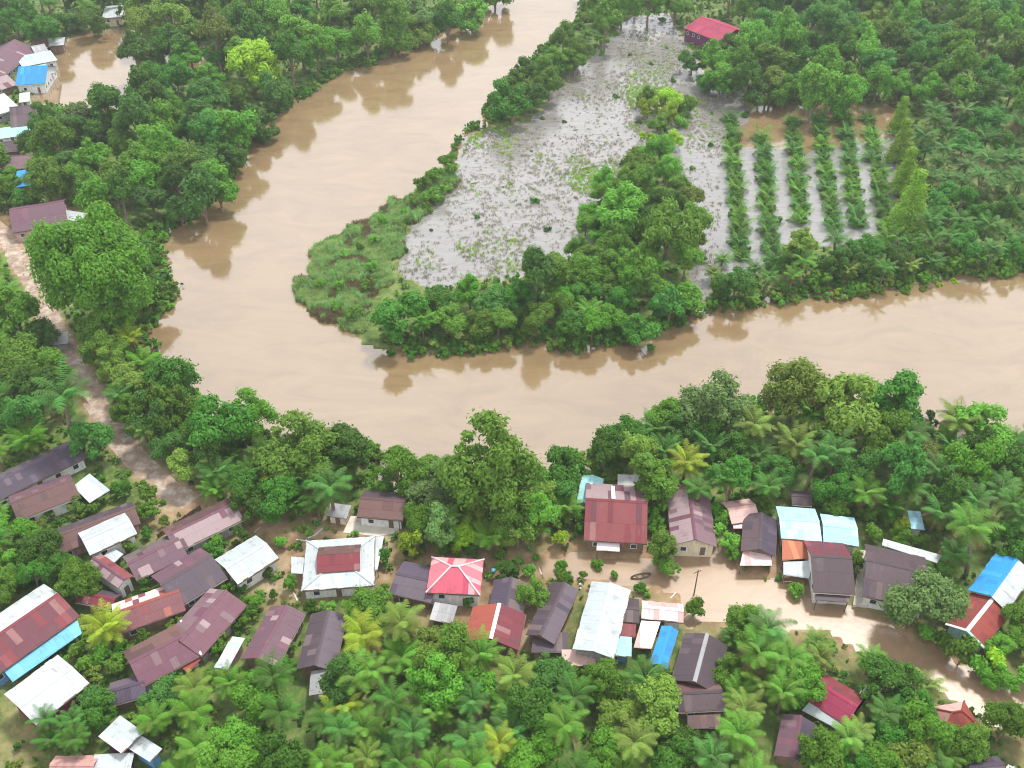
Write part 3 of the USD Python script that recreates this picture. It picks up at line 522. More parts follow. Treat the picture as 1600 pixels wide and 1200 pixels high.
 dict(name='house', label='blue and white roofed house at the edge of the upper left pond', short='blue house by the pond', A=(26, 132), B=(70, 130), D=(30, 108), pal='blue', pal2='sky', wall='white', eave=3.4),
 dict(name='shed', cat='shed', label='tiny white roof furthest back by the upper left pond', short='tiny white roof', A=(76, 72), B=(99, 70), D=(78, 62), kind='shed', rise=0.3, pal='white', wall='wood', eave=3.2),
 dict(name='house', label='white roofed house at the upper left edge below the blue house', short='white roofed edge house', A=(-12, 182), B=(28, 168), D=(-10, 154), pal='white', pal2='white', wall='grey', eave=3.4),
 dict(name='house', label='grey purple roof beside the white roofed edge house', short='grey purple roof', A=(18, 198), B=(52, 194), D=(24, 170), pal='dark', pal2='grey', wall='wood', eave=3.2),
 dict(name='shed', cat='shed', label='low white sheet roof along the upper left edge', short='low white sheet roof', A=(-10, 218), B=(46, 210), D=(-10, 204), kind='shed', rise=0.3, pal='teal', wall='white', eave=2.8),
 dict(name='house', label='maroon roofed house above the small blue roof at the left edge', short='maroon left edge house', A=(-10, 266), B=(48, 262), D=(-8, 246), pal='purple', wall='wood', eave=3.2),
 dict(name='shed', cat='shed', label='small bright blue roof at the left edge among trees', short='small bright blue roof', A=(26, 292), B=(52, 288), D=(28, 268), pal='blue', pal2='blue', wall='blue', eave=3.0, rise=0.6),
 dict(name='house', label='purple roofed house above the giant round tree', short='purple house above the giant tree', A=(22, 362), B=(104, 348), D=(22, 326), pal='purple', pal2='purple', wall='pink', eave=3.3),
 dict(name='shed', cat='shed', label='slim white roof between the purple house and the giant tree', short='slim white roof', A=(122, 346), B=(136, 334), D=(106, 324), kind='shed', rise=0.3, pal='white', wall='white', eave=3.0),
 dict(name='shed', cat='shed', label='small pink purple roof beside the blue house at the upper left', short='small pink purple roof', A=(2, 140), B=(26, 132), D=(-2, 122), pal='purple', pal2='rustpink', wall='wood', eave=3.2),
 dict(name='shed', cat='shed', label='small grey roof right behind the upper left purple house', short='small grey roof', A=(56, 86), B=(76, 82), D=(56, 74), pal='grey', wall='grey', eave=3.0),
 dict(name='shed', cat='shed', label='sky blue lean roof joined to the right of the blue house', short='sky blue lean roof', A=(66, 118), B=(84, 114), D=(64, 104), kind='shed', rise=0.4, pal='sky', wall='white', eave=3.0),
 dict(name='shed', cat='shed', label='tiny white hut between the white edge house and the pond', short='tiny white hut', A=(30, 160), B=(46, 158), D=(30, 148), kind='shed', rise=0.3, pal='white', wall='white', eave=2.8),
 dict(name='shed', cat='shed', label='small brown roof behind the sky blue lean roof', short='small brown roof', A=(58, 76), B=(76, 72), D=(56, 64), pal='brown', wall='wood', eave=3.2),
 dict(name='shed', cat='shed', label='grey shed between maroon edge house and low white sheet roof', short='grey edge shed', A=(-4, 238), B=(30, 234), D=(-4, 224), pal='dark', wall='wood', eave=2.8),
 dict(name='house', label='cream box house at the top left behind the pond', short='cream box house', A=(160, 28), B=(190, 26), D=(160, 12), kind='shed', rise=0.3, pal='white', wall='cream', eave=4.0),
 dict(name='house', label='magenta gabled house alone by the top right forest', short='magenta gabled house', A=(1072, 44), B=(1124, 64), D=(1086, 20), pal='magenta', pal2='magenta', wall='purple', eave=5.2, rise=2.8),
 dict(name='shed', cat='shed', label='small pale grey hut beside the dirt road on the left', short='pale hut by the dirt road', A=(82, 540), B=(106, 536), D=(84, 524), kind='shed', rise=0.3, pal='grey', wall='grey', eave=2.4),
]
for i, h in enumerate(HOUSES):
    r = house(seed=i, **h)
    if h.get('short') == 'white house with raised maroon roof':   # the raised roof in the middle is a part of that house
        par, C, rz, L, W = r
        rg = np.random.default_rng(3)
        a, b, z, zz = L * 0.30, W * 0.26, 3.75, 4.95
        obj('upper_wall', MB().box(-a + 0.3, a - 0.3, -b + 0.3 + W * 0.04, b - 0.3 + W * 0.04, 2.8, z).get(), wall_look('white'), par)
        o = W * 0.04
        up = MB()
        for s in (-1, 1):
            q = [(-a, o + s * b, z), (a, o + s * b, z), (a, o, zz), (-a, o, zz)]
            up.prism(q if s < 0 else q[::-1], (0, 0, -0.06))
        ur = obj('upper_roof', up.get(), wood_dark, par)
        slope(ur, [(-a, o - b, z), (a, o - b, z), (a, o, zz), (-a, o, zz)], 'maroon', rg); slope(ur, [(a, o + b, z), (-a, o + b, z), (-a, o, zz), (a, o, zz)], 'brown', rg)
    if h.get('short') == 'wide faded purple roof with gutter':
        par, C, rz, L, W = r
        obj('gutter', MB().box(L / 2 + 0.03, L / 2 + 0.35, -W / 2, W / 2, 3.4, 3.6).get(), white_trim, par)
    if h.get('short') == 'red house with teal gable trim':
        par, C, rz, L, W = r
        for sx in (-1, 1):
            for s in (-1, 1):
                rise = 0.5 * W * 0.42
                q = [(sx * (L / 2 + 0.02), s * W / 2, 3.0), (sx * (L / 2 + 0.5), s * W / 2, 3.0), (sx * (L / 2 + 0.5), 0, 3.0 + rise), (sx * (L / 2 + 0.02), 0, 3.0 + rise)]
                obj('gable_trim', MB().prism([np.array(v) + (0, 0, 0.14) for v in q], (0, 0, -0.12)).get(), wall_look('teal') if s * sx > 0 else white_trim, par)
    if h.get('short') == 'maroon house with white awning':
        par, C, rz, L, W = r
        obj('roof_light', MB().prism([(-0.9, 0.5, 3.4 + 0.21 * W + 0.12 - 0.5 * 0.42), (-0.2, 0.5, 3.4 + 0.21 * W + 0.12 - 0.5 * 0.42), (-0.2, W / 2 - 1.2, 3.62 + 0.42 * 1.2), (-0.9, W / 2 - 1.2, 3.62 + 0.42 * 1.2)], (0, 0, 0.08)).get(), white_trim, par)
foot_all = shapely.union_all(foot).buffer(0.6)

# ------------------------------------------------------------------ fence, poles, things on the street
P, Q = ground(248, 842, 0.5), ground(316, 795, 0.5)
d = (Q - P)[:2]; Lf = float(np.linalg.norm(d))
fn = thing('board_fence', 'dark brown board fence beside the pinkish purple roof', 'fence', (P[0], P[1], 0), math.atan2(d[1], d[0]))
nb = int(Lf / 0.5); rg = np.random.default_rng(8)
for k in range(nb):
    obj('board', MB().box(k * 0.5, k * 0.5 + 0.46, -0.03 + 0.02 * (k % 2), 0.02 + 0.02 * (k % 2), 0.1, 1.75 + rg.uniform(-0.08, 0.08)).get(), wood_dark, fn)
for k in range(0, nb + 1, 4): obj('post', MB().box(k * 0.5 - 0.06, k * 0.5 + 0.06, 0.06, 0.18, -0.4, 1.85).get(), wood_dark, fn)
for zz in (0.5, 1.4): obj('rail', MB().box(0, nb * 0.5, 0.045, 0.06, zz, zz + 0.1).get(), wood_dark, fn)
for (px, py, lab) in ((1084, 930, 'dark utility pole standing in the flooded street near the shrubs'), (1592, 1140, 'grey utility pole at the lower right street bend'), (690, 862, 'slim utility pole behind the bright pink hip roofed house')):
    b = ground(px, py, 0); z = float(terrain(b[0], b[1]))
    pl = thing('utility_pole', lab, 'utility pole', (b[0], b[1], z), 0.4)
    obj('pole', MB().tube([(0, 0, -0.5), (0, 0, 4), (0, 0, 7.4)], [0.13, 0.11, 0.09], 8).get(), wood_dark, pl)
    obj('crossarm', MB().box(-0.8, 0.8, 0.1, 0.2, 6.7, 6.82).get(), wood_dark, pl)
    for x in (-0.7, 0.0, 0.7): obj('insulator', MB().tube([(x, 0.15, 6.82), (x, 0.15, 6.95), (x, 0.15, 7.05)], [0.06, 0.08, 0.04], 6).get(), white_trim, pl)
b = ground(1001, 901, 0)
bt = thing('wooden_boat', 'small brown open boat on the flooded street above the big white roof', 'boat', (b[0], b[1], 0), 0.25)
nS = 13; hull = []
for k in range(nS):
    u = -1 + 2 * k / (nS - 1); wv = 0.55 * (1 - abs(u) ** 2.6); sh = 0.28 + 0.22 * u * u
    hull.append([(1.9 * u, wv * y, -0.12 + (sh + 0.12) * zf) for y, zf in ((-1.0, 1), (-0.8, 0.35), (-0.35, 0.0), (0.35, 0.0), (0.8, 0.35), (1.0, 1), (0.88, 1), (0.7, 0.4), (0.3, 0.12), (-0.3, 0.12), (-0.7, 0.4), (-0.88, 1))])
hv = np.array(hull).reshape(-1, 3); ns = 12
obj('hull', (hv, [(k * ns + i, (k + 1) * ns + i, (k + 1) * ns + (i + 1) % ns, k * ns + (i + 1) % ns) for k in range(nS - 1) for i in range(ns)]), wood_dark, bt, 40)
for x in (-0.7, 0.5): obj('seat', MB().box(x - 0.14, x + 0.14, -0.42, 0.42, 0.16, 0.20).get(), wood_dark, bt)

# ------------------------------------------------------------------ plants: a class prim of each kind, shape and colour, then one copy per plant
def leaves(rg, centres, dirs, size, up=0.35):
    n = len(centres)
    nrm = dirs + np.array([0, 0, up]) + rg.normal(0, 0.45, (n, 3)); nrm /= np.linalg.norm(nrm, axis=1, keepdims=True)
    a = np.cross(nrm, rg.normal(0, 1, (n, 3))); a /= np.linalg.norm(a, axis=1, keepdims=True); b = np.cross(nrm, a)
    s = size * rg.uniform(0.6, 1.35, n)[:, None]
    v = np.stack([centres - a * s, centres - b * s * 0.55 - nrm * s * 0.12, centres + a * s, centres + b * s * 0.55 - nrm * s * 0.12], 1).reshape(-1, 3)
    i = np.arange(n)[:, None] * 4
    return v, np.vstack([i + [0, 1, 2], i + [0, 2, 3]])
def crown_mesh(seed, R, zc, Hz, blobs, n, leaf, cone=False):
    rg = np.random.default_rng(seed)
    nl = max(3, blobs // 5)
    th = rg.uniform(0, 6.28) + np.arange(nl) * 6.283 / nl + rg.normal(0, 0.5, nl); off = rg.uniform(0.30, 0.66, nl)
    lobe = np.column_stack([np.cos(th) * off * R, np.sin(th) * off * R, rg.uniform(-0.45, 0.42, nl) * Hz]); lobe[0] = (rg.normal(0, 0.12) * R, rg.normal(0, 0.12) * R, 0.45 * Hz)
    lr = R * rg.uniform(0.26, 0.46, nl)
    w = rg.choice(nl, blobs, p=lr ** 2 / (lr ** 2).sum())
    d = rg.normal(0, 1, (blobs, 3)); d[:, 2] = np.abs(d[:, 2]) * 1.2 - 0.55; d /= np.linalg.norm(d, axis=1, keepdims=True)
    c = lobe[w] + d * (lr[w] * rg.uniform(0.6, 1.05, blobs))[:, None]; r = R * rg.uniform(0.11, 0.27, blobs)
    if cone:
        h = rg.uniform(-1, 1, blobs); th = rg.uniform(0, 6.28, blobs); w = R * 0.75 * (1 - (h + 1) / 2) ** 0.8
        c = np.column_stack([np.cos(th) * w, np.sin(th) * w, h * Hz]); r = R * (0.55 - 0.17 * h) * rg.uniform(0.8, 1.1, blobs)
    pick = rg.choice(blobs, n, p=r ** 2 / (r ** 2).sum())
    ld = rg.normal(0, 1, (n, 3)); ld[:, 2] += 0.35; ld /= np.linalg.norm(ld, axis=1, keepdims=True)
    p = c[pick] + ld * (r[pick] * np.where(rg.random(n) < 0.12, rg.uniform(1.1, 1.6, n), rg.uniform(0.65, 1.12, n)))[:, None] * np.array([1, 1, 0.85])
    inside = (((p[:, None] - c[None]) ** 2).sum(2) < (r[None] * 0.55) ** 2).any(1)
    keep = ~inside & (ld[:, 2] > -0.75)
    v, f = leaves(rg, p[keep], ld[keep], leaf)
    v[:, 2] += zc
    return v, f, c + (0, 0, zc), r
def trunk_mesh(seed, zc, top, rad, centres, lean=0.3):
    rg = np.random.default_rng(seed); m = MB()
    bend = rg.normal(0, lean, 2)
    fork = np.array([bend[0] * 0.6, bend[1] * 0.6, zc * 0.62])
    m.tube([(0, 0, -0.6), (bend[0] * 0.25, bend[1] * 0.25, zc * 0.3), fork, (bend[0], bend[1], top)], [rad * 1.25, rad * 0.9, rad * 0.75, rad * 0.2], 7)
    for c in centres[rg.permutation(len(centres))[:7]]:
        mid = (fork + c) / 2 + (0, 0, 0.3); m.tube([fork - (0, 0, 0.3), mid, c], [rad * 0.5, rad * 0.32, rad * 0.1], 5)
    return m.get()
SHAPES = {   # kind -> list of (R, crown centre height, half height, blobs, leaves, leaf size, trunk radius, cone)
    'round': [(4.5, 5.0, 4.0, 46, 11000, 0.25, 0.28, False), (4.5, 4.7, 3.6, 34, 10000, 0.27, 0.28, False), (4.5, 5.4, 4.6, 58, 12000, 0.24, 0.30, False), (4.5, 4.8, 3.4, 28, 9000, 0.28, 0.26, False), (4.5, 5.2, 4.2, 40, 9500, 0.22, 0.26, False), (4.5, 4.6, 3.9, 70, 12500, 0.23, 0.28, False)],
    'tall': [(3.4, 5.6, 4.9, 44, 10000, 0.25, 0.24, False), (3.2, 6.0, 5.3, 34, 9500, 0.25, 0.24, False), (3.5, 5.4, 4.6, 56, 10500, 0.24, 0.22, False)],
    'giant': [(10.0, 11.0, 8.5, 150, 60000, 0.32, 0.7, False)],
    'cone': [(2.6, 7.4, 7.0, 44, 9000, 0.22, 0.18, True)],
    'shrub': [(1.5, 1.1, 1.15, 16, 1500, 0.17, 0.05, False), (1.5, 1.2, 1.3, 22, 1700, 0.16, 0.05, False), (1.5, 0.95, 1.0, 13, 1300, 0.18, 0.05, False)],
}
PLANT = {'round': 'broadleaf_tree', 'tall': 'tall_broadleaf_tree', 'giant': 'giant_tree', 'cone': 'conical_tree', 'shrub': 'shrub', 'palm': 'palm_tree', 'young': 'young_palm'}
WORD = {'round': 'broadleaf tree', 'tall': 'tall tree', 'giant': 'giant round tree', 'cone': 'conical tree', 'shrub': 'round shrub', 'palm': 'palm tree', 'young': 'young oil palm'}
CAT = {'round': 'tree', 'tall': 'tree', 'giant': 'tree', 'cone': 'tree', 'shrub': 'shrub', 'palm': 'palm tree', 'young': 'palm tree'}
mesh_cache, classes = {}, {}
def frond_mesh(rg, length, az, rise, droop, w=0.80, pairs=21):
    t = np.linspace(0, 1, 9)
    out = np.cumsum(np.concatenate([[0], np.cos(rise - droop * (t[:-1] + t[1:]) / 2)])) * length / 8
    up = np.cumsum(np.concatenate([[0], np.sin(rise - droop * (t[:-1] + t[1:]) / 2)])) * length / 8
    cu = np.column_stack([out, np.zeros(9), up])
    m = MB(); m.tube(cu[::2], [0.07, 0.05, 0.04, 0.03, 0.015], 3)
    u = np.linspace(0.10, 0.99, pairs); base = np.column_stack([np.interp(u, t, cu[:, k]) for k in range(3)])
    ln = w * np.sin(np.pi * (0.12 + 0.83 * u)) ** 0.7 * 1.25
    for s in (-1, 1):
        tip = base + np.column_stack([ln * 0.50, s * ln, -ln * rg.uniform(0.12, 0.5, pairs)])
        wd = length / pairs * 0.33
        v = np.stack([base - [wd, 0, 0], base + [wd, 0, 0], (base + tip) / 2 + np.array([wd * 0.8, 0, 0.08]), tip, (base + tip) / 2 + np.array([-wd * 0.8, 0, 0.08])], 1).reshape(-1, 3)
        i = np.arange(pairs)[:, None] * 5
        m.add(v, np.vstack([i + [0, 1, 2], i + [0, 2, 4], i + [4, 2, 3]]))
    v, f = m.get(); c, s_ = math.cos(az), math.sin(az)
    return np.column_stack([v[:, 0] * c - v[:, 1] * s_, v[:, 0] * s_ + v[:, 1] * c, v[:, 2]]), f
PALMS = [dict(h=4.6, n=30, L=4.6, d=1.5), dict(h=6.4, n=26, L=4.3, d=1.7), dict(h=3.6, n=32, L=4.8, d=1.35), dict(h=7.2, n=22, L=4.4, d=1.9, lean=1.3, dead=5), dict(h=5.0, n=24, L=4.0, d=1.6, lean=0.6, dead=7)]
YOUNG = [dict(h=0.9, n=16, L=3.0, d=1.3), dict(h=1.3, n=18, L=3.1, d=1.4)]
def plant_class(kind, var, colour):
    key = (kind, var, colour)
    if key in classes: return classes[key]
    path = f"/World/{PLANT[kind]}_kind_{colour}_{'abcdefgh'[var]}"
    cp = stage.CreateClassPrim(path); seed = var * 31 + sum(map(ord, kind))
    if kind in ('palm', 'young'):
        q = (PALMS if kind == 'palm' else YOUNG)[var]; rg = np.random.default_rng(seed)
        le = rg.normal(0, 0.25, 2) + q.get('lean', 0)
        usdkit.mesh(stage, path + '/trunk', MB().tube([(0, 0, -0.5), (le[0] * 0.4, le[1] * 0.4, q['h'] * 0.5), (le[0], le[1], q['h'] * 0.9), (le[0], le[1], q['h'] + 0.25)], [0.34, 0.27, 0.30, 0.10] if kind == 'palm' else [0.3, 0.3, 0.3, 0.12], 7).get(), palm_bark)
        for k in range(q['n']):
            e = k / q['n']
            v, f = frond_mesh(rg, q['L'] * rg.uniform(0.85, 1.1) * (0.75 + 0.25 * math.sin(math.pi * min(1, e * 1.4 + 0.2))), k * 2.39996 + rg.normal(0, 0.12), math.radians(76 - 68 * e + rg.normal(0, 5)), q['d'] * (0.55 + 0.45 * e) + rg.normal(0, 0.08))
            usdkit.mesh(stage, path + ('/frond' if k == 0 else f'/frond_{k:03d}'), (v + np.array([le[0], le[1], q['h']]), f), dead_frond if k >= q['n'] - q.get('dead', 0 if kind == 'young' else 2) else LEAF[colour])
        classes[key] = (path, q['L'] * 0.92, q['h'] + 0.4); return classes[key]
    R, zc, Hz, nb, nl, lf, tr, cone = SHAPES[kind][var]
    if (kind, var) not in mesh_cache:
        v, f, c, r = crown_mesh(seed, R, zc, Hz, nb, nl, lf, cone)
        mesh_cache[(kind, var)] = ((v, f), trunk_mesh(seed, zc, zc + Hz * 0.6, tr, c))
    cr, tk = mesh_cache[(kind, var)]
    usdkit.mesh(stage, path + '/crown', cr, LEAF[colour]); usdkit.mesh(stage, path + '/trunk', tk, bark)
    classes[key] = (path, R, zc + (0.15 * Hz)); return classes[key]

plants = []          # dict(kind, var, colour, px, py, P, s, zone)
prng = random.Random(11)
def place(kind, colour, px, py, rpx, zone, own=None, zs=None, var=None):
    var = prng.randrange(len(PALMS if kind == 'palm' else YOUNG if kind == 'young' else SHAPES[kind])) if var is None else var
    path, R, zc = plant_class(kind, var, colour)
    zc0 = 3.0
    for _ in range(3):
        P = ground(px, py, zc0); s = (1.14 if kind in ('round', 'tall', 'shrub') else 1.0) * rpx * mpp(P) / R; s = min(max(s, 0.25), 2.2); zc0 = zc * s * (zs or 1)
    P = ground(px, py, zc0); z = float(terrain(P[0], P[1]))
    P = ground(px, py, zc0 + z)
    if kind in ('round', 'tall', 'palm') and river_p.contains(Point(P[0], P[1])): z -= 1.9 * s      # rooted on the river bed
    plants.append(dict(kind=kind, var=var, colour=colour, px=px, py=py, rpx=rpx, P=(P[0], P[1], z), s=s, zs=zs or prng.uniform(0.82, 1.3), zone=zone, own=own))
hpx_all = [h[0] for h in house_px] + [Polygon(e[1]).buffer(0) for h in HOUSES for e in h.get('extras', ())]
def clear_of_houses(px, py, rpx):
    p = Point(px, py + rpx * 0.1)
    return all(h.distance(p) > rpx * 0.55 for h in hpx_all)
def scatter(zone, poly, rad, gap, kinds, colours, seed, tries=4000, keep_clear=True, most=200, stretch=1.45):
    rg = random.Random(seed); pg = Polygon(poly).buffer(0); x0, y0, x1, y1 = pg.bounds; got = []
    for _ in range(tries):
        x, y = rg.uniform(x0, x1), rg.uniform(y0, y1)
        if not pg.contains(Point(x, y)): continue
        r = rg.uniform(*rad)
        if any((x - a) ** 2 + ((y - b) * stretch) ** 2 < (1.38 * gap * (r + q) / 2) ** 2 for a, b, q in got): continue
        if any((x - p['px']) ** 2 + ((y - p['py']) * stretch) ** 2 < (0.58 * (r + p['rpx'])) ** 2 for p in plants): continue
        if LineString(ROAD).distance(Point(x, y + r * 0.4)) < r * 1.1: continue
        if keep_clear and not clear_of_houses(x, y, r): continue
        got.append((x, y, r))
        if len(got) >= most: break
    for x, y, r in sorted(got, key=lambda q: q[1]):
        place(rg.choices(*zip(*kinds.items()))[0], rg.choices(*zip(*colours.items()))[0], x, y, r, zone)

# single trees one can tell apart
ONE = [
 ('giant', 'mid', 152, 428, 86, 'giant round green tree between the dirt road and the river bend'),
 ('round', 'dark', 228, 440, 34, 'dark green tree leaning over the river beside the giant round tree'),
 ('round', 'bright', 150, 505, 38, 'bright green tree at the foot of the giant round tree'),
 ('tall', 'bright', 182, 500, 26, 'narrow bright green tree on the river side of the giant tree foot'),
 ('palm', 'yellow', 208, 530, 24, 'yellowish palm leaning to the river below the giant round tree'),
 ('round', 'bright', 160, 545, 32, 'bright green tree below the yellowish leaning palm by the road'),
 ('round', 'olive', 205, 595, 36, 'olive green tree between dirt road and river'),
 ('round', 'dark', 262, 592, 38, 'dark olive crowned tree at the water edge left of the bend'),
 ('round', 'blue', 240, 660, 36, 'bluish green tree right of the dirt road'),
 ('round', 'dark', 340, 665, 50, 'dark green tree on the near bank, left of the bright green crown'),
 ('round', 'mid', 388, 655, 40, 'mid green tree touching the left of the big bright crown'),
 ('round', 'bright', 468, 690, 66, 'big bright green tree on the near bank left of centre'),
 ('tall', 'dark', 546, 690, 36, 'dark green tall tree right of the big bright crown'),
 ('palm', 'blue', 335, 735, 36, 'bluish green palm at the road corner below the dark tree'),
 ('palm', 'blue', 515, 762, 40, 'bluish green palm left of the maroon house by the river'),
 ('palm', 'yellow', 418, 738, 22, 'small yellow orange palm below the big bright crown'),
 ('round', 'bright', 765, 745, 74, 'biggest bright green tree on the near bank, centre'),
 ('round', 'bright', 800, 800, 44, 'bright green lower crown in front of the biggest bright tree'),
 ('round', 'mid', 625, 738, 36, 'mid green tree left of the biggest bright tree'),
 ('round', 'grey', 680, 785, 34, 'greyish green tree behind the yellow green bush'),
 ('round', 'lime', 722, 835, 24, 'lime green small tree behind the pink hip roofed house'),
 ('shrub', 'lime', 646, 858, 36, 'big lime green bush above the navy grey roof'),
 ('shrub', 'bright', 222, 770, 32, 'round clipped green bush at the bend of the dirt road'),
 ('palm', 'yellow', 168, 985, 42, 'yellow green palm beside the patched red roof'),
 ('round', 'bright', 836, 920, 26, 'bright green small tree between two dark roofs'),
 ('shrub', 'lime', 880, 843, 20, 'lime green shrub at the left end of the flooded street'),
 ('tall', 'bright', 1034, 850, 24, 'bright green tree left of the purple house with cream gable'),
 ('round', 'bright', 1042, 880, 18, 'small bright tree at the flooded street edge'),
 ('shrub', 'bright', 1085, 945, 22, 'bright green shrub right of the pink and white patched roof'),
 ('shrub', 'bright', 1250, 918, 20, 'green bush in front of the white porch'),
 ('round', 'bright', 1168, 974, 32, 'bright green tree on the near side of the flooded street'),
 ('palm', 'blue', 1222, 985, 44, 'bluish palm reaching over the near edge of the flooded street'),
 ('palm', 'mid', 1178, 1022, 46, 'broad mid green palm right of the dark grey gabled house'),
 ('palm', 'olive', 1190, 1062, 42, 'olive drooping palm below the broad mid green palm'),
 ('round', 'grey', 1440, 925, 52, 'greyish green tree covering the right end of the charcoal roof'),
 ('palm', 'mid', 1536, 842, 46, 'palm behind the bright blue slope at the right edge'),
 ('shrub', 'yellow', 1415, 815, 20, 'yellow shrub left of the tiny pale blue shed'),
 ('shrub', 'yellow', 1466, 820, 16, 'yellow shrub right of the tiny pale blue shed'),
 ('palm', 'olive', 1500, 660, 44, 'brownish olive palm by the river at the right'),
 ('round', 'bright', 1545, 660, 46, 'bright green tree right of the brownish palm by the river'),
 ('tall', 'dark', 1400, 615, 40, 'dark green tallest tree above the near right bank'),
 ('round', 'grey', 1130, 612, 56, 'pale greyish green crown on the near bank by the river'),
 ('round', 'olive', 1245, 610, 48, 'olive green crown at the river, right of the pale crown'),
 ('round', 'olive', 1330, 640, 56, 'broad olive green crown on the near right bank'),
 ('palm', 'yellow', 1072, 722, 36, 'pale yellowish palm behind the purple house with cream gable'),
 ('round', 'dark', 620, 484, 44, 'dark green round tree on the tip of the peninsula shore'),
 ('round', 'bright', 745, 496, 26, 'bright green low tree on the peninsula shore'),
 ('round', 'bright', 975, 318, 44, 'bright green tree in the middle of the peninsula'),
 ('round', 'bright', 1045, 372, 44, 'wide bright tree at the right of the peninsula'),
 ('cone', 'fresh', 1409, 176, 13, 'topmost slim lime green tree right of the palm rows'),
 ('cone', 'fresh', 1411, 215, 15, 'second slim lime green tree from the top right of the palm rows'),
 ('cone', 'fresh', 1419, 262, 17, 'third slim lime green tree from the top right of the palm rows'),
 ('cone', 'fresh', 1428, 308, 23, 'lowest and widest lime green conical tree right of the palm rows'),
 ('tall', 'olive', 1255, 372, 26, 'olive tree with pale trunk at the end of the palm rows'),
 ('round', 'dark', 800, 152, 36, 'dark green round tree at the upper river side of the peninsula'),
 ('round', 'lime', 405, 92, 50, 'light green round tree on the far left bank of the river'),
 ('round', 'bright', 290, 245, 38, 'bright green tree facing the river on the left bank'),
 ('round', 'bright', 240, 225, 36, 'bright speckled tree left of the bright river facing tree'),
 ('round', 'mid', 1575, 1125, 34, 'mid green round tree at the lower right street bend'),
 ('palm', 'yellow', 535, 1105, 40, 'pale yellow palm among green palms at the bottom centre'),
 ('round', 'bright', 700, 1035, 44, 'yellow green tree below the red gabled house'),
 ('palm', 'blue', 95, 650, 54, 'large bluish palm left of the dirt road'),
 ('round', 'bright', 75, 580, 30, 'yellow green tree above the large bluish palm'),
]
for kind, colour, px, py, r, lab in ONE: place(kind, colour, px, py, r, None, own=lab, zs=0.80 if kind == 'cone' else None)
# young palms in their flooded rows
ROWS = [((1143, 188), (1156, 400), 11), ((1190, 218), (1208, 405), 10), ((1238, 190), (1252, 342), 8), ((1279, 186), (1300, 350), 9), ((1320, 186), (1340, 352), 9), ((1356, 184), (1388, 372), 10)]
ORD = ['leftmost', 'second', 'third', 'fourth', 'fifth', 'rightmost']; NUM = ['first', 'second', 'third', 'fourth', 'fifth', 'sixth', 'seventh', 'eighth', 'ninth', 'tenth', 'eleventh']
for k, (a, b, n) in enumerate(ROWS):
    for i in range(n):
        u = i / (n - 1)
        place('young', prng.choice(['dark', 'blue', 'mid']), a[0] + (b[0] - a[0]) * u + prng.uniform(-2, 2), a[1] + (b[1] - a[1]) * u + prng.uniform(-2, 2), 21.5 + 3.0 * u + prng.uniform(-2, 2), None,
              own=f'young oil palm, {NUM[i]} from the forest in the {ORD[k]} flooded row')
# groves and forests
BL = {'round': 3, 'tall': 2}
scatter('in the far left bank forest', [(205, -25), (790, -25), (725, 14), (610, 60), (530, 82), (480, 96), (440, 95), (330, 80), (205, 70)], (22, 32), 1.0, BL, {'dark': 4, 'mid': 5, 'olive': 1.5, 'bright': 1, 'grey': 1}, 1)
scatter('between pond and river', [(70, 172), (200, 168), (235, 120), (330, 105), (440, 140), (390, 185), (350, 240), (330, 290), (240, 325), (150, 318), (60, 300), (40, 215)], (22, 34), 0.95, BL, {'dark': 4, 'mid': 4, 'blue': 2, 'bright': 1, 'grey': 1}, 2)
scatter('at the top left corner', [(-10, -20), (205, -25), (205, 20), (150, 35), (60, 40), (-10, 60)], (18, 26), 1.0, {'round': 2, 'palm': 1}, {'dark': 4, 'grey': 2, 'blue': 2, 'mid': 2}, 3)
scatter('at the upper left edge', [(-20, 210), (55, 215), (50, 250), (60, 310), (-20, 320)], (18, 26), 1.0, BL, {'dark': 3, 'mid': 3, 'bright': 1}, 4)
scatter('left of the dirt road', [(-20, 400), (20, 420), (60, 500), (75, 545), (110, 610), (165, 690), (100, 690), (-20, 710)], (28, 42), 0.95, {'round': 3, 'palm': 3}, {'dark': 3, 'mid': 4, 'blue': 3, 'bright': 1}, 5)
scatter('between the dirt road and the river', [(125, 540), (215, 545), (290, 620), (300, 700), (275, 730), (225, 690)], (24, 34), 0.95, {'round': 3, 'palm': 1, 'tall': 1}, {'dark': 3, 'mid': 3, 'blue': 2, 'olive': 1}, 6)
scatter('on the near left bank', [(290, 660), (552, 690), (548, 745), (500, 790), (410, 790), (300, 770)], (26, 36), 0.95, {'round': 3, 'palm': 2}, {'dark': 4, 'blue': 2, 'mid': 2}, 7)
scatter('on the near centre bank', [(618, 728), (700, 710), (850, 735), (850, 800), (790, 850), (700, 850), (650, 815), (640, 770)], (24, 34), 0.95, {'round': 4, 'palm': 1, 'tall': 1}, {'mid': 4, 'olive': 2, 'bright': 2, 'grey': 1}, 8)
scatter('above the house row', [(850, 750), (900, 725), (970, 670), (1060, 640), (1180, 650), (1440, 665), (1470, 690), (1500, 740), (1470, 800), (1340, 800), (1230, 770), (1120, 765), (1010, 735), (940, 730), (880, 800), (850, 790)], (28, 40), 0.9, {'round': 4, 'palm': 4, 'tall': 1}, {'dark': 5, 'blue': 3, 'mid': 3, 'olive': 1}, 9)
scatter('at the right edge', [(1470, 690), (1620, 690), (1620, 860), (1500, 870), (1470, 800)], (28, 40), 0.9, {'round': 3, 'palm': 4}, {'dark': 4, 'blue': 3, 'mid': 3}, 10)
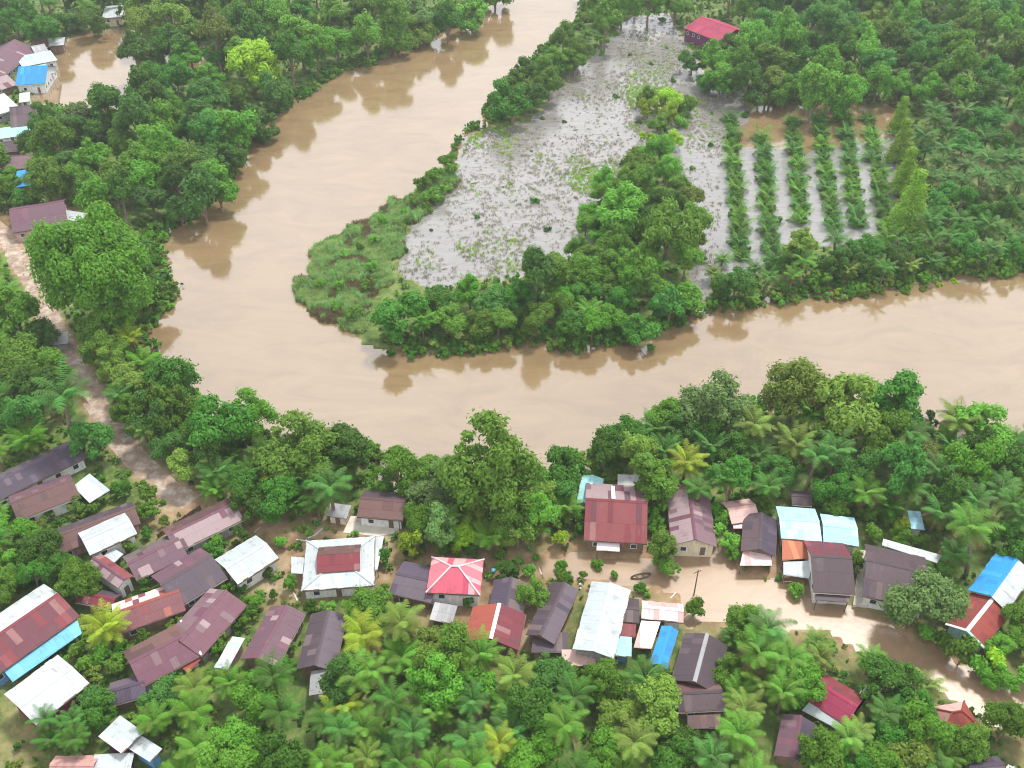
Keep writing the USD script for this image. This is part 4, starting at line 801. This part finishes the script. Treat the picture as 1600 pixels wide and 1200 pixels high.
scatter('beside the red house with teal trim', [(1440, 985), (1480, 1010), (1560, 1010), (1620, 940), (1620, 1060), (1560, 1060), (1480, 1035)], (22, 30), 0.95, {'round': 3, 'shrub': 2}, {'bright': 3, 'mid': 3, 'lime': 1}, 11)
scatter('in the grove along the bottom', [(195, 1110), (330, 1060), (480, 1060), (545, 1000), (565, 905), (640, 920), (680, 985), (740, 1020), (830, 1035), (880, 1050), (1040, 1045), (1060, 1130), (1140, 1140), (1180, 1100), (1210, 1215), (230, 1215)], (32, 46), 0.92, {'palm': 9, 'round': 3}, {'dark': 4, 'mid': 5, 'blue': 3, 'olive': 2, 'bright': 2, 'yellow': .5}, 12)
scatter('beside the flooded street', [(1140, 980), (1250, 985), (1300, 1025), (1250, 1060), (1215, 1110), (1140, 1120)], (26, 38), 0.95, {'palm': 3, 'round': 2}, {'mid': 4, 'olive': 2, 'bright': 2, 'dark': 1}, 13)
scatter('around the crimson house', [(1320, 1015), (1400, 1040), (1470, 1080), (1460, 1120), (1520, 1170), (1520, 1215), (1280, 1215), (1290, 1150), (1370, 1090)], (28, 40), 0.92, {'round': 3, 'palm': 3}, {'mid': 4, 'dark': 3, 'olive': 2, 'bright': 1}, 14)
scatter('in the top right forest', [(925, -30), (1065, -30), (1060, 8), (1000, 15), (940, 30)], (22, 30), 1.0, BL, {'mid': 4, 'dark': 2}, 15)
scatter('in the top right forest', [(1140, -30), (1640, -30), (1640, 135), (1420, 150), (1180, 150), (1120, 120), (1110, 85), (1150, 60)], (20, 30), 0.95, {'round': 3, 'tall': 3}, {'mid': 5, 'bright': 2, 'dark': 3, 'olive': 1, 'blue': 1}, 16)
scatter('in the dark right plantation', [(1445, 150), (1640, 140), (1640, 400), (1440, 385), (1455, 300), (1440, 220)], (19, 26), 0.98, {'palm': 4, 'round': 2}, {'dark': 4, 'blue': 4, 'grey': 1}, 17)
scatter('on the far right bank of the river', [(1105, 425), (1130, 400), (1220, 405), (1340, 370), (1420, 370), (1620, 385), (1620, 408), (1400, 418), (1230, 446), (1115, 462)], (18, 28), 0.95, {'round': 3, 'palm': 2, 'shrub': 1}, {'dark': 4, 'mid': 3, 'blue': 2, 'olive': 1}, 18)
scatter('along the peninsula shore', [(575, 480), (690, 455), (780, 440), (880, 415), (940, 390), (1060, 420), (1085, 450), (1055, 470), (985, 492), (920, 508), (800, 498), (700, 505), (620, 508)], (21, 33), 0.92, {'round': 4, 'tall': 2, 'palm': 1}, {'dark': 3, 'mid': 5, 'bright': 3, 'blue': 1}, 19)
scatter('in the middle of the peninsula', [(930, 300), (1000, 250), (1050, 250), (1085, 330), (1090, 430), (1020, 420), (930, 395), (900, 400)], (18, 29), 1.0, {'round': 4}, {'mid': 4, 'bright': 3, 'olive': 1, 'dark': 1}, 20)
scatter('on the upper peninsula shore', [(765, 160), (820, 112), (872, 62), (925, 38), (940, 62), (890, 105), (840, 150), (800, 185)], (18, 28), 0.95, {'round': 3, 'shrub': 1}, {'dark': 3, 'mid': 4}, 21)
scatter('between marsh and palm rows', [(1010, 150), (1075, 150), (1065, 200), (1045, 240), (1005, 250)], (14, 22), 1.0, {'round': 2, 'shrub': 1}, {'lime': 3, 'bright': 2, 'mid': 1}, 22)
scatter('by the magenta house', [(1080, 95), (1130, 80), (1160, 130), (1110, 135)], (18, 24), 1.0, {'round': 1}, {'dark': 2, 'mid': 1}, 23)
scatter('along the left side of the village', [(-15, 800), (60, 820), (110, 880), (120, 905), (60, 915), (-15, 960)], (22, 34), 0.95, {'round': 3, 'palm': 1}, {'dark': 3, 'mid': 3, 'bright': 2}, 24)
scatter('among the left village roofs', [(60, 1100), (150, 1080), (160, 1130), (120, 1165), (60, 1170)], (24, 32), 0.95, {'palm': 2, 'round': 1}, {'blue': 2, 'dark': 2}, 25)
scatter('among the left village roofs', [(110, 1000), (170, 1020), (180, 1050), (140, 1060), (150, 1110), (115, 1010)], (18, 26), 0.95, {'round': 2, 'shrub': 2}, {'bright': 3, 'lime': 1}, 26)
scatter('beside the pinkish purple roof', [(320, 850), (380, 825), (400, 835), (340, 880), (305, 890)], (14, 20), 0.95, {'shrub': 3, 'round': 1}, {'mid': 2, 'dark': 2, 'olive': 1}, 27)
scatter('at the flooded street', [(1010, 840), (1035, 820), (1045, 880)], (12, 16), 1.0, {'shrub': 1}, {'bright': 1, 'mid': 1}, 28)
scatter('in the reed bed', [(490, 470), (500, 405), (560, 355), (640, 315), (620, 400), (590, 440), (560, 520)], (7, 13), 2.0, {'shrub': 1}, {'bright': 3, 'mid': 1}, 33, most=14)
scatter('along the peninsula tip', [(640, 310), (700, 250), (715, 270), (660, 330)], (12, 20), 1.0, {'shrub': 2, 'round': 1}, {'mid': 2, 'bright': 2}, 29)
scatter('between the left village roofs', [(0, 770), (200, 760), (330, 850), (440, 840), (460, 940), (540, 950), (540, 1040), (320, 1070), (200, 1110), (100, 1010), (120, 900), (0, 820)], (10, 19), 1.25, {'shrub': 4, 'round': 1}, {'mid': 3, 'dark': 2, 'bright': 2, 'olive': 1}, 41, most=40)
scatter('between the central roofs', [(600, 850), (850, 860), (1000, 900), (1060, 1060), (900, 1060), (720, 1010), (600, 930)], (10, 18), 1.25, {'shrub': 4, 'round': 1}, {'mid': 3, 'dark': 2, 'bright': 2}, 42, most=22)
scatter('beside the row of houses', [(850, 800), (1010, 770), (1480, 800), (1500, 960), (1440, 960), (1220, 880), (1060, 850), (1020, 860), (910, 840)], (12, 22), 1.15, {'shrub': 3, 'round': 2}, {'mid': 3, 'dark': 2, 'bright': 3}, 43, most=34)
scatter('in the marsh', MARSH, (4, 8), 4.0, {'shrub': 1}, {'dark': 2, 'mid': 1, 'blue': 1}, 30, most=46)
scatter('in the far bank shallows', [(1300, 445), (1440, 432), (1500, 440), (1400, 470), (1310, 470)], (5, 12), 1.6, {'shrub': 1}, {'lime': 1, 'mid': 1, 'olive': 1}, 31, most=14)

# labels for the plants of the groves: by look, and by the nearest house where there is one
for p in plants:
    if p['own']: p['label'] = p['own']; p['group'] = 'young palms in flooded rows' if p['kind'] == 'young' else None; continue
    near = [(math.hypot(cx - p['px'], (cy - p['py'])), s, cx, cy) for _, s, (cx, cy) in house_px if 0 < cx < 1600 and 0 < cy < 1200]
    d, s, cx, cy = min(near); w = f"{COLOUR_WORD[p['colour']]} {WORD[p['kind']]}"
    if d < 62 + p['rpx']:
        dx, dy = p['px'] - cx, p['py'] - cy
        rel = ('behind' if dy < 0 else 'in front of') if abs(dy) > abs(dx) else ('left of' if dx < 0 else 'right of')
        p['label'] = f'{w} {rel} the {s}'
    else:
        p['label'] = f"{w} {p['zone']}"; p['wide'] = True
    p['group'] = f"{WORD[p['kind']]}s {p['zone']}"
same = {}
for p in plants: same.setdefault(p['label'], []).append(p)
for lab, ps in same.items():
    if 1 < len(ps) <= 6:
        ps.sort(key=lambda q: q['px'])
        for i, q in enumerate(ps):
            if len(ps) == 2: q['label'] = lab + (', left one' if i == 0 else ', right one')
            else: q['label'] = lab + (', leftmost' if i == 0 else ', rightmost' if i == len(ps) - 1 else f', {NUM[i]} from left')
    elif len(ps) > 6:
        ps.sort(key=lambda q: q['py']); nr = min(11, math.ceil(len(ps) / 8)); cut = np.array_split(np.arange(len(ps)), nr)
        for k, c_ in enumerate(cut):
            row = sorted((ps[i] for i in c_), key=lambda q: q['px'])
            for i, q in enumerate(row): q['label'] = f"{lab}, {NUM[k]} row, {'leftmost' if i == 0 else 'rightmost' if i == len(row) - 1 else NUM[i]}"
for p in plants:
    if len(p['label'].split()) > 16: p['label'] = p['label'].replace('the ', '', 2)
for p in sorted(plants, key=lambda q: (q['kind'], q['py'])):
    path, R, zc = classes[(p['kind'], p['var'], p['colour'])]
    x = thing(PLANT[p['kind']], p['label'], CAT[p['kind']], p['P'], prng.uniform(0, 6.28), p['group'], scale=(p['s'], p['s'], p['s'] * p['zs']))
    x.GetReferences().AddInternalReference(path); x.SetInstanceable(True)
# bare pale trunks
for (px, py, hgt, lean, lab) in ((1524, 762, 11, (0.9, 0.2), 'leaning bare pale trunk standing among the right bank palms'), (1252, 418, 7, (0.1, 0.1), 'straight pale bare trunk at the end of the palm rows')):
    b = ground(px, py, 0.3)
    t_ = thing('bare_trunk', lab, 'dead tree', (b[0], b[1], 0))
    obj('trunk', MB().tube([(0, 0, -0.5), (lean[0] * 0.4, lean[1] * 0.4, hgt * 0.4), (lean[0] * 1.2, lean[1], hgt * 0.8), (lean[0] * 1.5, lean[1] * 1.4, hgt)], [0.24, 0.2, 0.14, 0.05], 7).get(), pale_bark, t_)
    for k in range(4):
        a = k * 1.9; z = hgt * (0.6 + 0.1 * k)
        obj('branch', MB().tube([(lean[0] * 1.1, lean[1] * 0.9, z), (lean[0] * 1.1 + math.cos(a) * 0.7, lean[1] + math.sin(a) * 0.7, z + 0.7), (lean[0] * 1.1 + math.cos(a) * 1.1, lean[1] + math.sin(a) * 1.1, z + 1.6)], [0.07, 0.05, 0.02], 5).get(), pale_bark, t_)

# ------------------------------------------------------------------ ground cover
def instancer(name, label, protos, pts, scales, rot, which):
    path = f'/World/{name}'
    pi = UsdGeom.PointInstancer.Define(stage, path); tag(pi, label, kind='stuff')
    for nm, me, m in protos: usdkit.mesh(stage, f'{path}/{nm}', me, m)
    pi.CreatePrototypesRel().SetTargets([f'{path}/{nm}' for nm, _, _ in protos])
    pi.CreatePositionsAttr(Vt.Vec3fArray.FromNumpy(np.asarray(pts, np.float32))); pi.CreateProtoIndicesAttr(Vt.IntArray.FromNumpy(np.asarray(which, np.int32)))
    pi.CreateScalesAttr(Vt.Vec3fArray.FromNumpy(np.asarray(scales, np.float32)))
    pi.CreateOrientationsAttr(Vt.QuathArray([Gf.Quath(float(math.cos(r / 2)), 0, 0, float(math.sin(r / 2))) for r in rot]))
rg = np.random.default_rng(21)
def bush(seed, n=170, leaf=0.24): v, f, _, _ = crown_mesh(seed, 1.0, 0.45, 0.6, 6, n, leaf); return v, f
def tuft(seed, n=26, h=1.0, spread=0.5, w=0.05):
    q = np.random.default_rng(seed); m = MB()
    a = q.uniform(0, 6.28, n); r = spread * np.sqrt(q.random(n)); b = np.column_stack([np.cos(a) * r, np.sin(a) * r, np.zeros(n)])
    ln = h * q.uniform(0.6, 1.1, n); out = q.normal(0, 0.32, (n, 2)) * ln[:, None]
    mid = b + np.column_stack([out * 0.4, ln * 0.65]); tip = b + np.column_stack([out, ln])
    side = np.column_stack([-np.sin(a), np.cos(a), np.zeros(n)]) * w
    v = np.stack([b - side, b + side, mid + side, mid - side, tip], 1).reshape(-1, 3); i = np.arange(n)[:, None] * 5
    return v, np.vstack([i + [0, 1, 2], i + [0, 2, 3], i + [3, 2, 4]])
def in_view(P):
    x, y = pixel(P); return (x > -120) & (x < 1720) & (y > -60) & (y < 1290)
def sample(poly, n):
    x0, y0, x1, y1 = poly.bounds; p = rg.uniform((x0, y0), (x1, y1), (n, 2)); return p[shapely.contains_xy(poly, p[:, 0], p[:, 1])]
far = lambda q: np.column_stack([q, np.maximum(terrain(q[:, 0], q[:, 1]), -0.1)])
# low bushes and weeds over all the land that is not road, yard or house
q = rg.uniform((-290, 60), (290, 520), (90000, 2))
tip = gpoly([(466, 470), (488, 400), (545, 355), (610, 325), (690, 268), (712, 280), (640, 350), (618, 400), (622, 445), (580, 470), (575, 540), (540, 515), (482, 492)])
keep = ~shapely.contains_xy(tip.buffer(3), q[:, 0], q[:, 1]) & ~shapely.contains_xy(water_all.buffer(0.5), q[:, 0], q[:, 1]) & ~shapely.contains_xy(foot_all, q[:, 0], q[:, 1])
q = q[keep]; q = q[in_view(far(q))]
m_ = mud_at(q[:, 0], q[:, 1]); dr = shapely.distance(shapely.points(q), road_line)
cl = meshkit.fbm(np.column_stack([q / 9, np.zeros(len(q))]), 3, 5)
q = q[(rg.random(len(q)) < np.where(m_ > 0.4, 0.40, np.clip((cl - 0.30) * 4, 0.1, 1))) & (dr > 3.2)]
q = q[:36000]
for a, b, n_ in ROWS:      # weeds under the young palms
    u = rg.random(420); pw = np.array([ground(a[0] + (b[0] - a[0]) * t_, a[1] + (b[1] - a[1]) * t_, 0)[:2] for t_ in u * 1.04 - 0.02]) + np.column_stack([rg.normal(0, 0.9, 420), rg.normal(0, 0.5, 420)])
    q = np.vstack([q, pw])
edge = rg.uniform((-290, 60), (290, 520), (120000, 2)); ed = np.array(shapely.distance(shapely.points(edge), river_p.boundary)); edge = edge[(ed < 3.0) & ~shapely.contains_xy(tip.buffer(5), edge[:, 0], edge[:, 1]) & ~shapely.contains_xy(marsh_p.buffer(2), edge[:, 0], edge[:, 1])]
edge = edge[in_view(far(edge))]; grown = np.concatenate([np.ones(len(q)), np.full(len(edge), 1.7)]); q = np.vstack([q, edge])     # taller growth hanging over the shore
n = len(q); sc = (grown * rg.uniform(0.45, 1.25, n))[:, None] * [1, 1, 1] * np.column_stack([np.ones(n), np.ones(n), rg.uniform(0.7, 1.4, n)])
instancer('undergrowth', 'low mixed bushes and weeds covering the banks and village ground',
          [('low_bush', bush(1), LEAF['mid']), ('low_bush_001', bush(2), LEAF['dark']), ('low_bush_002', bush(3), LEAF['bright']), ('low_bush_003', bush(4), LEAF['olive']), ('low_bush_004', bush(5), LEAF['blue'])],
          far(q), sc, rg.uniform(0, 6.28, n), rg.choice(5, n, p=[0.34, 0.26, 0.2, 0.12, 0.08]))
# reed bed on the tip of the peninsula
q = sample(tip.buffer(2.5), 34000); nb_ = meshkit.fbm(np.column_stack([q / 5, np.zeros(len(q))]), 3, 31); dd = np.array([tip.exterior.distance(Point(*p)) * (1 if tip.contains(Point(*p)) else -1) for p in q])
q = q[(dd + (nb_ - 0.5) * 9 > 0) & (nb_ > 0.22)]; n = len(q); nb_ = meshkit.fbm(np.column_stack([q / 6, np.zeros(n)]), 3, 32); nc_ = meshkit.fbm(np.column_stack([q / 4, np.zeros(n)]), 3, 33)
instancer('reed_bed', 'bright green reeds and trampled grass on the peninsula tip', [('reed_tuft', tuft(1, 30, 1.5, 0.6, 0.07), reed_look), ('reed_tuft_001', tuft(2, 24, 1.1, 0.7, 0.07), reed_pale), ('reed_tuft_002', tuft(3, 20, 0.9, 0.7, 0.06), reed_brown)],
          far(q), np.repeat((rg.uniform(0.5, 1.1, n) * (0.45 + 1.5 * nb_))[:, None], 3, 1), rg.uniform(0, 6.28, n), np.where(nc_ > 0.57, 2, np.where(nc_ < 0.42, 1, rg.choice(3, n, p=[0.7, 0.16, 0.14]))))
# grass standing in the marsh, dense in some patches
q = sample(marsh_p, 60000); cl = meshkit.fbm(np.column_stack([q[:, 0] / 16, q[:, 1] / 24, np.zeros(len(q))]), 4, 8)
pg = [gpoly(p) for p in ([(725, 200), (790, 190), (780, 330), (735, 400), (700, 330)], [(905, 250), (1000, 230), (985, 300), (930, 330), (915, 300)], [(960, 150), (1090, 140), (1060, 230), (1000, 220)], [(1050, 360), (1085, 350), (1085, 440), (1060, 440)])]
boost = np.clip((meshkit.fbm(np.column_stack([q[:, 0] / 7, q[:, 1] / 10, np.zeros(len(q))]), 4, 12) - 0.38) * 3.2, 0, 1.2) * sum(shapely.contains_xy(p.buffer(3), q[:, 0] + 9 * (cl - 0.5), q[:, 1] - 9 * (cl - 0.5)).astype(float) for p in pg)
pb = np.clip((cl - 0.36) * 2.2, 0.10, 0.7) * 0.75 + boost * 0.6
sel = rg.random(len(q)) < pb; q2 = q[sel]; gsel = rg.random(sel.sum()) < np.clip(boost[sel] * 0.75 + (cl[sel] - 0.56) * 2.5, 0.04, 0.85); n = len(q2)
instancer('marsh_grass', 'thin pale green grass standing in the flooded field', [('grass_tuft', tuft(5, 18, 0.7, 0.5, 0.05), LEAF['lime']), ('grass_tuft_001', tuft(6, 16, 0.6, 0.6, 0.05), reed_look), ('grass_tuft_002', tuft(7, 16, 0.5, 0.6, 0.05), dry_look)],
          np.column_stack([q2, np.full(n, -0.05)]), np.repeat(rg.uniform(0.5, 1.25, n)[:, None], 3, 1), rg.uniform(0, 6.28, n), np.where(gsel, rg.choice(2, n), 2))
# cut stalks and drifting wood lying in the marsh
q = sample(marsh_p, 1500); n = len(q)
stick = MB().tube([(-1.2, 0, 0), (0, 0.06, 0.03), (1.2, -0.03, 0)], [0.07, 0.06, 0.03], 4).get()
heap = MB()
for k in range(9):
    a, b_ = rg.uniform(-0.9, 0.9, 2), rg.uniform(-0.5, 0.5); heap.tube([(a[0] - 0.8, a[1] * 0.4 + b_, 0.03), (a[0], a[1] * 0.4, 0.12), (a[0] + 0.8, a[1] * 0.4 - b_, 0.03)], [0.05, 0.05, 0.02], 4)
instancer('drift_wood', 'grey brown sticks and dead stalks drifting in the flooded field', [('stick', stick, bark), ('stick_001', stick, pale_bark), ('stalk_heap', heap.get(), bark)],
          np.column_stack([q, np.full(n, 0.03)]), np.repeat(rg.uniform(0.4, 1.3, n)[:, None], 3, 1), rg.normal(0, 0.5, n), rg.choice(3, n, p=[0.06, 0.90, 0.04]))
from collections import Counter
print(Counter(p['kind'] for p in plants), len(house_px), 'undergrowth', len(far(q)))

# ------------------------------------------------------------------ thin humid haze round the whole scene
air = mat('air', {'v': ('principled_volume', {'color': (0.93, 0.96, 1.0), 'density': 0.00011, 'anisotropy': 0.2})}, volume='v.volume')
tag(obj('haze', MB().box(-2600, 2600, -1000, 3100, -2.6, 146).get(), air), 'thin pale humid haze over the river and village', kind='stuff')

q = sample(mud_p.difference(foot_all).difference(pools_p.buffer(-1)), 900); q = q[np.array(shapely.distance(foot_all, shapely.points(q))) < 5.0][:260]; n = len(q)
instancer('yard_clutter', 'small planks, tubs and rubbish lying in the muddy yards',
          [('plank', MB().box(-0.9, 0.9, -0.12, 0.12, 0, 0.06).get(), pale_bark), ('tub', MB().tube([(0, 0, 0), (0, 0, 0.3), (0, 0, 0.55)], [0.26, 0.32, 0.34], 8).get(), roof_look('sky', 0)), ('sack', bush(9, 60, 0.3), white_trim), ('crate', MB().box(-0.4, 0.4, -0.3, 0.3, 0, 0.05).box(-0.4, -0.36, -0.3, 0.3, 0.05, 0.45).box(0.36, 0.4, -0.3, 0.3, 0.05, 0.45).box(-0.36, 0.36, -0.3, -0.26, 0.05, 0.45).box(-0.36, 0.36, 0.26, 0.3, 0.05, 0.45).get(), wood_dark)],
          far(q) + (0, 0, 0.02), np.repeat(rg.uniform(0.6, 1.4, n)[:, None], 3, 1), rg.uniform(0, 6.28, n), rg.choice(4, n, p=[0.5, 0.12, 0.1, 0.28]))
